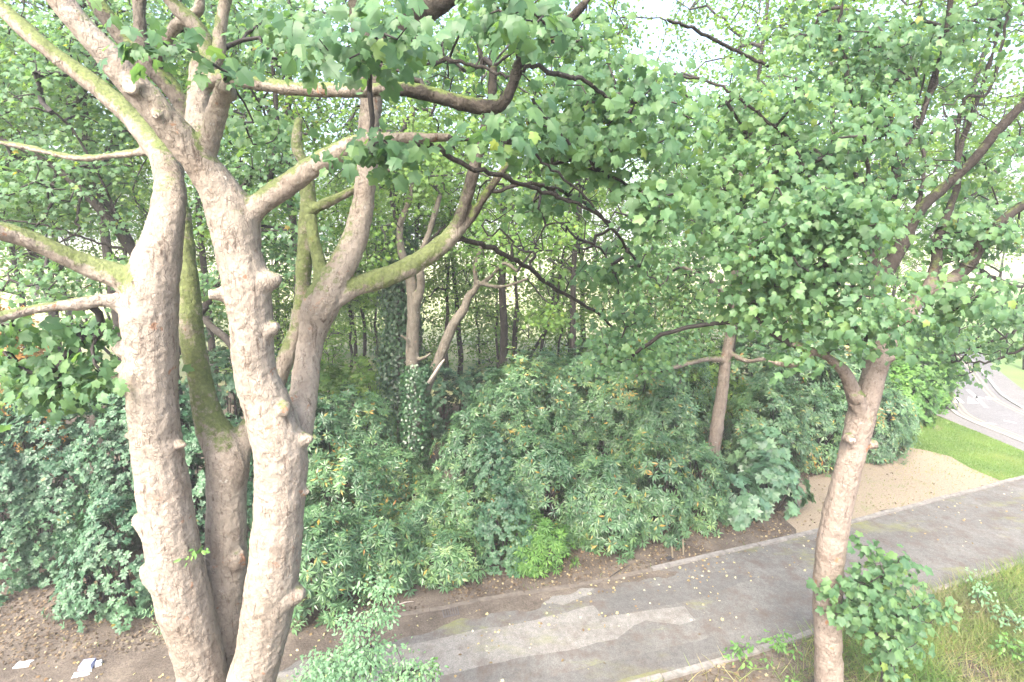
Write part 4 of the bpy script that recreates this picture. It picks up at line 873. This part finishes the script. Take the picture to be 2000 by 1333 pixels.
def bush(name, label, lobes, dens, tmpl, mat, leaf, per, cat='shrub', group=None, droop=.25, spread_=1.0, up=.45, shell=.3, aspect=None, bright=0.0, stems=8):
    c0 = np.mean([l[0] for l in lobes], axis=0); base = np.array([c0[0], c0[1], 0])
    t = thing(name, base, label, cat, group)
    pp, nn = lobed_points(lobes, dens, shell)
    axis = nn + np.array([0, 0, up]) + rng.normal(0, .25, nn.shape); axis /= np.linalg.norm(axis, axis=1, keepdims=True)
    n = len(pp)
    ref = np.cross(axis, rng.normal(0, 1, axis.shape)); ref /= np.linalg.norm(ref, axis=1, keepdims=True); bi = np.cross(axis, ref)
    ang = (np.arange(per) / per * 2 * np.pi)[None] + rng.random((n, 1)) * 6.28 + rng.normal(0, .2, (n, per))
    rad = np.cos(ang)[:, :, None] * ref[:, None] + np.sin(ang)[:, :, None] * bi[:, None]
    el_ = rng.normal(.2, .2, (n, per, 1)) * spread_
    tip = rad + axis[:, None] * el_; tip[:, :, 2] -= droop
    nrm = axis[:, None] - rad * el_ * .8 + rng.normal(0, .15, (n, per, 3))
    pos = pp[:, None] + rad * leaf[0] * .12
    wr = np.clip(rng.beta(2.2, 2.4, n), 0, .9)[:, None] + rng.normal(0, .07, (n, per)) + bright
    yl = rng.random((n, per)) < (.018 if mat is M_RHODO else .008)
    # yellowing whorls come in patches
    patch = np.array([mnoise.noise(Vector((q[0] * .9, q[1] * .9, q[2] * .9 + 4))) for q in pp])
    yl |= (rng.random((n, per)) < np.clip(patch - .22, 0, 1)[:, None] * (.55 if mat is M_RHODO else 0.1))
    wr = np.where(yl, rng.uniform(.95, 1, (n, per)), np.clip(wr, 0, .92))
    N = n * per
    leaves('foliage', tmpl, pos.reshape(-1, 3), frames(nrm.reshape(-1, 3), tip.reshape(-1, 3)), rng.uniform(leaf[0], leaf[1], N), wr.ravel(), mat, t)
    # stems and inner branches
    V = []; F = []; o_ = 0
    for (c, rx, ry, rz) in lobes:
        for s_ in range(stems):
            a = rng.random() * 6.28; q = rng.random() ** .5 * .85
            e = c + np.array([math.cos(a) * rx * q, math.sin(a) * ry * q, rz * (.75 * math.sqrt(max(0, 1 - q * q)))])
            b_ = np.array([c[0] + math.cos(a) * rx * q * .35, c[1] + math.sin(a) * ry * q * .35, 0.0])
            m_ = (b_ + e) / 2 + rng.normal(0, .12, 3)
            v, f = tube(catmull([b_, m_, e], 3), np.linspace(.035, .01, 7), 5); V.append(v); F += [tuple(i + o_ for i in qq) for qq in f]; o_ += len(v)
    poly_mesh('stems', np.vstack(V), F, M_TWIG, t, kind='stuff')
    return t
def lobe(px, py, Yoff, rx, ry, rz, zc=None):
    """lobe standing on the ground pixel (px,py), pushed back by ry+Yoff"""
    g = G(px, py); d = g[:2] / np.linalg.norm(g[:2])
    g = g + np.array([d[0], d[1], 0]) * (ry * (.55 if py > 1000 else .8) + Yoff)
    return (np.array([g[0], g[1], rz * .45 if zc is None else zc]), rx, ry, rz)
RL = (.115, .175)
RD = 78
GRP = None
bush('rhododendron_bush', 'glossy rhododendron with yellowing leaves just behind the pale sycamore stems', [lobe(640, 1195, 0, 1.0, 1.0, 1.2), lobe(745, 1165, .1, .85, .9, .95), lobe(690, 1130, .9, 1.1, .9, 1.5)], RD, LANC, M_RHODO, RL, 9)
bush('rhododendron_bush', 'rhododendron with orange tinged leaves overhanging a bare earth hollow by the path', [lobe(880, 1150, .1, .75, .7, .6), lobe(840, 1100, .3, .9, .8, .8), lobe(775, 1005, .1, .8, .8, 1.0), lobe(835, 1030, .1, .6, .6, .7), lobe(930, 1105, .6, .9, .8, 1.0)], RD, LANC, M_RHODO, RL, 9, bright=.16)
bush('laurel_shrub', 'dark small leaved shrub wedged between two rhododendrons near the drain grate', [lobe(985, 1125, .15, .7, .7, 1.25), lobe(965, 1090, .5, .7, .7, 1.7)], 120, OVAL, M_HOLLY, (.055, .085), 8)
bush('cherry_laurel', 'low bright green laurel spilling onto the leaf litter at the path edge', [lobe(1055, 1122, 0, .75, .6, .75), lobe(1020, 1098, .2, .5, .5, .95)], 95, LANC, M_LIME, (.1, .15), 8, droop=.35)
bush('rhododendron_bush', 'broad rhododendron mound rising above the low bright laurel', [lobe(1050, 1085, .3, 1.1, .9, 1.65), lobe(1140, 1080, .3, .9, .9, 1.35)], RD, LANC, M_RHODO, RL, 9)
bush('rhododendron_bush', 'rhododendron with drooping leaves beside the dark gap in the shrubs', [lobe(1185, 1088, .0, .75, .7, 1.35), lobe(1215, 1060, .7, .6, .7, 1.1)], RD, LANC, M_RHODO, RL, 9, droop=.75, bright=.03)
bush('rhododendron_bush', 'pale tipped rhododendron between the dark gap and the straight brown trunk', [lobe(1265, 1062, .1, .95, .9, 1.65), lobe(1345, 1040, .3, .8, .9, 1.35), lobe(1290, 1020, .9, 1.0, .9, 2.1)], RD, LANC, M_RHODO, RL, 9, bright=.06)
bush('bramble_bush', 'low broad leaved blue green bush spilling beside the forked sycamore trunk', [lobe(1430, 1022, 0, .7, .6, .75), lobe(1500, 1010, .1, .8, .7, .95), lobe(1480, 975, .4, .8, .7, 1.25)], 34, SYC1, M_PALE, (.14, .21), 8, droop=.4)
bush('rhododendron_bush', 'olive green rhododendron mound behind the low broad leaved bush', [lobe(1480, 950, .2, 1.2, 1.1, 1.9), lobe(1570, 930, .2, 1.1, 1.0, 1.6), lobe(1540, 905, 1.0, 1.4, 1.2, 2.5)], 62, LANC, M_RHODO, RL, 9, bright=.05)
bush('rhododendron_bush', 'rounded shrub ending the row at the dry verge behind the forked trunk', [lobe(1690, 905, .1, 1.2, 1.0, 1.5), lobe(1640, 890, .6, 1.4, 1.2, 2.2), lobe(1725, 880, .6, .9, .9, 1.2)], 62, LANC, M_RHODO, RL, 9)
bush('hedge', 'light green leafy hedge between the lawn and the road', [lobe(1742, 838, .4, 1.3, 1.1, 1.5), lobe(1775, 812, .8, 1.4, 1.2, 1.9), lobe(1770, 790, 2.4, 1.6, 1.6, 2.1), lobe(1735, 800, 2.0, 1.6, 1.4, 2.4)], 46, OVAL, M_LIME, (.12, .19), 7, cat='hedge')
# second and third rows
bush('rhododendron_bush', 'deep green rhododendron in the second rank behind the pale sycamore stems', [lobe(620, 1010, .3, 1.4, 1.2, 2.0), lobe(700, 1000, .6, 1.2, 1.2, 1.9)], 58, LANC, M_RHODO, RL, 9, bright=-.05)
bush('rhododendron_bush', 'rhododendron wrapped round the foot of the forked ivy clad tree', [lobe(925, 1020, .2, 1.0, 1.0, 1.7), lobe(990, 985, .3, 1.2, 1.1, 2.1)], 58, LANC, M_RHODO, RL, 9)
bush('rhododendron_bush', 'tall domed rhododendron at the crest of the thicket below the many stemmed tree', [lobe(1030, 960, .3, 1.5, 1.2, 2.35), lobe(1120, 945, .5, 1.4, 1.2, 2.3)], 58, LANC, M_RHODO, RL, 9, bright=.03)
bush('rhododendron_bush', 'rhododendron dome left of the straight brown trunk at the back of the thicket', [lobe(1230, 950, .4, 1.5, 1.2, 2.5), lobe(1310, 930, .6, 1.3, 1.2, 2.4)], 58, LANC, M_RHODO, RL, 9)
bush('elder_bush', 'loose mid green bush behind the rhododendrons near the dark ivy trunk', [lobe(620, 900, .5, 1.6, 1.3, 2.0), lobe(715, 885, .8, 1.5, 1.3, 1.8)], 40, OVAL, M_BACK, (.11, .17), 7)
bush('elder_bush', 'dark leafy bush filling the thicket behind the forked ivy clad tree', [lobe(870, 880, .6, 1.6, 1.4, 1.6), lobe(960, 868, .8, 1.6, 1.4, 1.5)], 40, OVAL, M_HOLLY, (.1, .15), 8)
bush('elder_bush', 'blue green bush at the foot of the many stemmed tree', [lobe(1060, 860, .5, 1.7, 1.4, 1.9), lobe(1160, 855, .8, 1.8, 1.4, 1.9)], 40, OVAL, M_HOLLY, (.1, .15), 8, bright=.15)
bush('elder_bush', 'bush at the back of the thicket left of the brown trunk', [lobe(1270, 850, .6, 1.8, 1.5, 1.8), lobe(1360, 845, .8, 1.6, 1.5, 1.8)], 40, OVAL, M_BACK, (.11, .17), 7)
bush('elder_bush', 'wide bush at the back of the thicket right of the brown trunk', [lobe(1480, 840, .6, 2.0, 1.6, 2.3), lobe(1600, 830, .6, 2.0, 1.6, 2.5)], 36, OVAL, M_RHODO, (.12, .18), 8)
# left hollies
bush('holly_bush', 'tall dark holly filling the space left of the pale sycamore stems', [lobe(60, 1165, .7, 1.5, 1.3, 2.3), lobe(180, 1150, 1.0, 1.3, 1.3, 2.8), lobe(-60, 1120, 1.2, 1.6, 1.4, 2.4)], 110, OVAL, M_HOLLY, (.06, .095), 10, cat='holly')
bush('holly_bush', 'dark holly with low skirts seen between the pale sycamore stems', [lobe(270, 1215, .2, 1.0, .9, 1.5), lobe(330, 1165, .8, 1.2, 1.1, 2.9), lobe(440, 1150, .7, 1.1, 1.1, 2.2), lobe(180, 1225, .3, .6, .5, .6)], 120, OVAL, M_HOLLY, (.055, .085), 10, cat='holly')
bush('holly_bush', 'dark holly at the back between the pale stems and the rhododendrons', [lobe(470, 1040, .8, 1.5, 1.2, 2.9), lobe(560, 1000, .8, 1.3, 1.1, 2.5)], 100, OVAL, M_HOLLY, (.06, .09), 9, cat='holly', bright=.05)
bush('autumn_shrub', 'orange turning shrub above the dark holly', [lobe(40, 930, .6, 1.5, 1.1, 3.4), lobe(-90, 940, .6, 1.5, 1.2, 3.1)], 34, OVAL, M_ORANGE, (.11, .17), 7)

# ================================================================== SAPLINGS AND SHOOTS NEAR THE WINDOW
def plant(name, label, base, targets, tmpl, mat, nper, rad, size, nobj=0, key=None, r0=.003, cat='sapling', toward=(0, -.5, .7), stem_mat=M_TWIG):
    t = thing(name, base, label, cat)
    nd, pr, tp = grow([base + np.array([0, 0, .02]), base + np.array([0, 0, .12])], targets, .12, .15)
    branch_mesh('stems', nd, pr, tp, t, stem_mat, r0, .5, .02)
    pos, fr, sz = leaf_spray(nd[tp], nper, rad, size, toward=toward); rn = rnds(len(pos))
    if nobj:
        keep = leaf_objects(tmpl, key, mat, pos, fr, sz, rn, t, nobj); pos, fr, sz, rn = pos[keep], fr[keep], sz[keep], rn[keep]
    if len(pos): leaves('foliage', tmpl, pos, fr, sz, rn, mat, t)
    return t
Y7 = 5.15
b7 = np.array([P(1690, 1290, Y7)[0], Y7 * S, 0])
plant('sycamore_shoot', 'bushy young sycamore shoot growing at the foot of the slender forked tree', b7,
      blob_targets([(1690, 1170, Y7, 60, 60, .35, 16), (1740, 1215, Y7, 90, 70, .4, 24), (1730, 1105, Y7, 55, 35, .3, 9), (1790, 1200, Y7, 60, 50, .3, 12), (1750, 1280, Y7 - .1, 50, 30, .25, 8), (1655, 1180, Y7 - .1, 35, 35, .2, 6), (1685, 1065, Y7, 12, 8, .1, 2), (1640, 1140, Y7 - .15, 25, 20, .1, 3), (1720, 1150, Y7, 70, 50, .3, 12)]), SYC0, M_SYC, 11, .15, (.07, .125), 300, 'syc', r0=.003)
Y8 = 4.0
b8 = np.array([P(700, 1333, Y8)[0], Y8 * S, 0])
plant('ash_sapling', 'feathery pale green sapling growing on the near side of the path', b8,
      blob_targets([(670, 1300, Y8, 80, 35, .35, 26), (720, 1270, Y8 + .1, 60, 40, .3, 16), (690, 1215, Y8 + .1, 30, 20, .15, 6), (745, 1200, Y8 + .2, 35, 12, .15, 6), (735, 1150, Y8 + .2, 25, 18, .12, 5), (790, 1310, Y8, 60, 25, .3, 12), (620, 1320, Y8, 40, 18, .2, 8), (700, 1340, Y8 - .2, 120, 20, .2, 16)]), OVAL, M_ASH, 42, .12, (.028, .055), 0, r0=.0025)
Y9 = 4.6; b9 = np.array([P(848, 1333, Y9)[0], Y9 * S, 0])
plant('weed_plant', 'thin lime green weed at the edge of the pale repair patch', b9, blob_targets([(845, 1300, Y9, 12, 30, .08, 5)]), OVAL, M_LIME, 12, .08, (.03, .06), cat='weed', r0=.002)
for (px, py, h, lab) in [(1520, 1300, .5, 'lime green weed by the edging left of the slender trunk'), (1462, 1300, .25, 'low leafy weed among leaf litter on the near verge'), (1960, 1235, .6, 'leafy dark green nettle in the long verge grass'), (1910, 1190, .5, 'broad leaved dock growing in the verge grass by the edging'), (1985, 1310, .5, 'nettle clump low in the dry verge grass')]:
    g = G(px, py); tg = [g + np.array([rng.normal(0, .15), rng.normal(0, .15), h * rng.uniform(.4, 1)]) for _ in range(9)]
    plant('weed_plant', lab, g, np.array(tg), OVAL, M_LIME if 'lime' in lab or 'low' in lab else M_ASH, 10, .1, (.05, .1), cat='weed', r0=.002)
g = G(322, 1235); 
plant('fern_plant', 'pale fern fronds at the foot of the left sycamore stem', g, np.array([g + np.array([rng.normal(0, .2), rng.normal(0, .15), rng.uniform(.2, .6)]) for _ in range(9)]), LANC, M_ASH, 16, .12, (.06, .1), cat='fern')

# ================================================================== LITTER, STAKES, GRATE
def crumpled(name, label, c, sx, sy, h, mat, rz, seed):
    st = np.random.default_rng(seed); n = 6; v = []; f = []
    for j in range(n):
        for i in range(n):
            u, w_ = i / (n - 1) - .5, j / (n - 1) - .5
            x, y = u * sx + st.normal(0, sx * .05), w_ * sy + st.normal(0, sy * .05)
            edge = max(abs(u), abs(w_)) * 2
            z = .022 + h * (1 - edge ** 2) * st.uniform(.5, 1)
            v.append((c[0] + x * math.cos(rz) - y * math.sin(rz), c[1] + x * math.sin(rz) + y * math.cos(rz), z if edge < .99 else .016))
    for j in range(n - 1):
        for i in range(n - 1): f.append((j * n + i, j * n + i + 1, (j + 1) * n + i + 1, (j + 1) * n + i))
    return poly_mesh(name, v, f, mat, None, label=label, cat='litter')
M_PLAST = simple('white_plastic', (0.5, 0.51, 0.53), .35, .05, 6, 0); M_BLUE = simple('pale_blue_card', (0.2, 0.23, 0.36), .5, .08, 8, 0)
crumpled('plastic_wrapper', 'crumpled white plastic wrapper lying alone on the bare soil', G(45, 1300), .22, .14, .05, M_PLAST, .2, 1)
crumpled('paper_sheet', 'torn white paper sheet beneath the pale blue carton', G(160, 1318), .24, .12, .02, M_PLAST, .3, 2)
c = G(172, 1304); bx = thing('drink_carton', c, 'pale blue crushed carton lying on torn white paper', 'litter')
def box(c, sx, sy, sz, rz, z0):
    v = []
    for z in (z0, z0 + sz):
        for (i, j) in ((-1, -1), (1, -1), (1, 1), (-1, 1)):
            k = 1 if z == z0 else .86
            x, y = i * sx / 2 * k, j * sy / 2 * k; v.append((c[0] + x * math.cos(rz) - y * math.sin(rz), c[1] + x * math.sin(rz) + y * math.cos(rz), z))
    return v, [(3, 2, 1, 0), (4, 5, 6, 7), (0, 1, 5, 4), (1, 2, 6, 5), (2, 3, 7, 6), (3, 0, 4, 7)]
poly_mesh('carton_body', *box(c, .2, .17, .07, .2, .03), M_BLUE, bx); poly_mesh('carton_lid', *box(c + np.array([.15, .04, 0]), .09, .09, .05, .5, .02), M_PLAST, bx)
crumpled('paper_scrap', 'small white paper scrap below the low broad leaved bush', G(1371, 1040), .12, .08, .04, M_PLAST, .4, 5)
for (px, py, tx, ty, lab) in [(1335, 1084, 1328, 1050, 'short leaning wooden stake beside the path edging nearest the paper scrap'), (1314, 1091, 1308, 1068, 'stubby wooden stake with dark rag at its foot by the path edging')]:
    g = G(px, py); top = g + np.array([-.03, .03, .36 if py < 1090 else .26])
    v, f = tube([g, (g + top) / 2, top, top + np.array([0, 0, .01])], [.02, .02, .019, .008], 6); o = poly_mesh('wooden_stake', v, f, simple('stake_wood', (.13, .11, .075)), None, label=lab, cat='stake')
crumpled('dark_rag', 'small dark rag lying at the foot of a stake', G(1307, 1092), .16, .1, .05, simple('dark_cloth', (.02, .02, .022)), .3, 8)
g = G(880, 1196); gr = thing('drain_grate', g, 'small iron drain grate set in the soil covered path edge', 'drain grate')
M_IRON = simple('iron', (.06, .055, .055), .6)
dirp = far_w[7] - far_w[6]; rzg = math.atan2(dirp[1], dirp[0])
def rot(x, y): return np.array([g[0] + x * math.cos(rzg) - y * math.sin(rzg), g[1] + x * math.sin(rzg) + y * math.cos(rzg), 0])
for sx_, sy_, ox, oy in ((.3, .025, 0, .115), (.3, .025, 0, -.115), (.025, .205, .1375, 0), (.025, .205, -.1375, 0)):
    poly_mesh('grate_frame', *box(rot(ox, oy), sx_, sy_, .012, rzg, .013), M_IRON, gr)
for k in range(5): poly_mesh('grate_bar', *box(rot(-.09 + k * .045, 0), .016, .2, .008, rzg, .014), M_IRON, gr)
# sticks on the soil
for (a, b, lab) in [((780, 1182), (808, 1177), 'pale snapped stick on the soil between rhododendron and drain grate'), ((1380, 1035), (1402, 1047), 'thin dead twig on the litter below the low broad leaved bush'), ((1190, 1000 + 130), (1230, 1105), 'long dry twig lying along the shrub side edging')]:
    A, B = G(*a), G(*b); v, f = tube(catmull([A + UP * .02, (A + B) / 2 + UP * .035, B + UP * .02], 3), np.linspace(.014, .006, 7), 5); poly_mesh('fallen_stick', v, f, M_DEAD if 'pale' in lab else M_TWIG, None, label=lab, cat='stick')

# ================================================================== SCATTERED LEAVES AND GRASS
def in_poly(p_, poly):
    poly = np.array([q[:2] for q in poly]); x, y = p_[:, 0], p_[:, 1]; ins = np.zeros(len(p_), bool); j = len(poly) - 1
    for i in range(len(poly)):
        xi, yi = poly[i]; xj, yj = poly[j]
        ins ^= ((yi > y) != (yj > y)) & (x < (xj - xi) * (y - yi) / (yj - yi + 1e-12) + xi); j = i
    return ins
def dist_line(p_, line):
    L = np.array(resample([np.append(q[:2], 0) for q in line], .25))[:, :2]
    return np.min(np.linalg.norm(p_[:, None, :2] - L[None], axis=2), axis=1)
def flat_leaves(name, label, p_, size, mat, tmpl, cat='leaves', z=.018, tilt=.35):
    n = len(p_); pos = np.column_stack([p_[:, :2], np.full(n, z) + rng.random(n) * .012])
    fr_ = frames(np.tile(UP, (n, 1)) + rng.normal(0, tilt, (n, 3)), rng.normal(0, 1, (n, 3)) * np.array([1, 1, .1]))
    v, f = spread(tmpl, pos, fr_, rng.uniform(*size, n))
    return part(name, v, f, 3, mat, None, rnd=np.repeat(rng.random(n), len(tmpl[0])), kind='stuff')
def clump_keep(c, s_, lo, hi):
    nz = np.array([mnoise.noise(Vector((q[0] * s_, q[1] * s_, 3.3))) for q in c]); return rng.random(len(c)) < np.clip((nz - lo) / (hi - lo), .05, 1)
c = np.column_stack([rng.uniform(-9, 14, 20000), rng.uniform(3, 15, 20000)])
inp = in_poly(c, path_poly); c = c[inp]
dl = dist_line(c, far_w); c2 = c[(rng.random(len(c)) < np.clip(.9 - dl * .55, .13, 1) * np.where(c[:, 0] > 5, .35, .8)) & clump_keep(c, 1.3, -.35, .3)]
o = flat_leaves('fallen_leaves', '', c2, (.028, .066), M_FALLEN, SYC1); o['label'] = 'pale yellow fallen leaves scattered over the path'; o['category'] = 'fallen leaves'
# litter between path and shrubs
c = np.column_stack([rng.uniform(-12, 12, 70000), rng.uniform(4.5, 16, 70000)]); dl = dist_line(c, far_w)
dryp = gl([(1560, 1045), (1500, 985), (1640, 905), (1756, 852), (1819, 806), (2060, 910), (2000, 932), (1800, 984)])
ok = ~in_poly(c, path_poly) & (~in_poly(c, dryp) | (rng.random(len(c)) < .06)) & (dl < 2.6) & (c[:, 1] > 4) & ~in_poly(c, near_w + [np.array([30, -5, 0]), np.array([-30, -5, 0])])
c3 = c[ok & clump_keep(c, 1.1, -.5, .2)]
o = flat_leaves('leaf_litter', '', c3, (.03, .065), M_LITTER, SYC1, z=.01, tilt=.5); o['label'] = 'brown leaf litter on the soil between the shrubs and path'; o['category'] = 'leaf litter'
near_poly = near_w + [np.array([40, 6, 0]), np.array([40, -6, 0]), np.array([-20, -6, 0])]
c = np.column_stack([rng.uniform(-6, 9, 16000), rng.uniform(2, 9, 16000)]); ok = in_poly(c, near_poly) & clump_keep(c, 1.1, -.4, .3)
o = flat_leaves('leaf_litter', '', c[ok], (.035, .08), M_LITTER, SYC1, z=.01, tilt=.5); o['label'] = 'leaf litter under the trees on the near verge'; o['category'] = 'leaf litter'
def grass(name, label, p_, h, w_, mat, lean=.35, cat='grass', rb=0.0):
    n = len(p_); pos = np.column_stack([p_[:, :2], np.zeros(n)])
    tip = np.tile(UP, (n, 1)) + rng.normal(0, lean, (n, 3)) * np.array([1, 1, .2]); nrm = np.cross(tip, rng.normal(0, 1, (n, 3)))
    hh = rng.uniform(h[0], h[1], n); asp = w_ / hh
    v, f = spread(BLADE, pos, frames(nrm, tip), hh, asp)
    gn = np.array([mnoise.noise(Vector((q[0] * .8, q[1] * .8, 1.7))) for q in p_]) * .55 + .45
    r_ = np.clip(gn + rng.normal(0, .16, n) + rb, 0, 1)
    o = part(name, v, f, 3, mat, None, rnd=np.repeat(r_, len(BLADE[0])), kind='stuff'); o['label'] = label; o['category'] = cat
c = np.column_stack([rng.uniform(2.0, 12, 130000), rng.uniform(3.5, 11.5, 130000)]); px, py, _ = project(np.column_stack([c, np.zeros(len(c))]))
ok = in_poly(c, near_poly) & (dist_line(c, near_w) > .06); dens = np.clip((px - 1500) / 260, .04, 1); ok &= rng.random(len(c)) < dens; ok &= clump_keep(c, 1.0, -.9, -.1)
grass('verge_grass', 'long green and straw coloured grass on the near verge', c[ok], (.08, .40), .010, M_GRASS, .85, rb=.2)
lp = np.array([q[:2] for q in lawn_poly]); c = np.column_stack([rng.uniform(lp[:, 0].min(), lp[:, 0].max(), 60000), rng.uniform(lp[:, 1].min(), lp[:, 1].max(), 60000)])
grass('lawn_grass', 'short bright green mown grass beside the footway', c[in_poly(c, lawn_poly)], (.03, .07), .012, M_LAWN, .5)
c = np.column_stack([rng.uniform(-12, 16, 16000), rng.uniform(6, 24, 16000)]); dl = dist_line(c, far_w)
ok = ~in_poly(c, path_poly) & (dl < 1.6) & (dl > .08) & (c[:, 1] > 5) & ~in_poly(c, near_poly) & clump_keep(c, .9, .05, .5) & ~in_poly(c, lawn_poly)
gd = np.column_stack([rng.uniform(7, 20, 30000), rng.uniform(7, 22, 30000)]); gd = gd[in_poly(gd, dryp) & clump_keep(gd, .8, -.7, .6)]
grass('straw_grass', 'short dry straw stubble on the bare verge beside the lawn', gd, (.03, .09), .012, M_GRASS, .9, rb=.42)
ge = np.column_stack([rng.uniform(7, 20, 60000), rng.uniform(7, 22, 60000)]); ge = ge[(dist_line(ge, lawn_poly[6:] + lawn_poly[:1]) < .35) & in_poly(ge, dryp + [])]
grass('lawn_fringe', 'ragged green grass fringe where the lawn meets the bare verge', ge[::2], (.03, .08), .012, M_LAWN, .6)
grass('sparse_grass', 'thin straw and green grass tufts on the soil beside the path', c[ok], (.05, .16), .009, M_GRASS, .6, rb=.2)

# ================================================================== AIR
hz = bpy.data.materials.new('haze_air'); hz.use_nodes = True; hn = hz.node_tree; hn.nodes.remove(hn.nodes['Principled BSDF'])
pv = hn.nodes.new('ShaderNodeVolumePrincipled'); pv.inputs['Color'].default_value = (0.95, 0.97, 1.0, 1); pv.inputs['Density'].default_value = HAZE
hn.links.new(pv.outputs[0], hn.nodes['Material Output'].inputs['Volume'])
x0, x1, y0, y1, z0, z1 = -430, 430, -70, 710, -1.0, 24.0
hv = [(x, y, z) for z in (z0, z1) for (x, y) in ((x0, y0), (x1, y0), (x1, y1), (x0, y1))]
poly_mesh('haze', hv, [(3, 2, 1, 0), (4, 5, 6, 7), (0, 1, 5, 4), (1, 2, 6, 5), (2, 3, 7, 6), (3, 0, 4, 7)], hz, None, kind='stuff', label='thin pale haze filling the air over the wood and path', cat='haze')
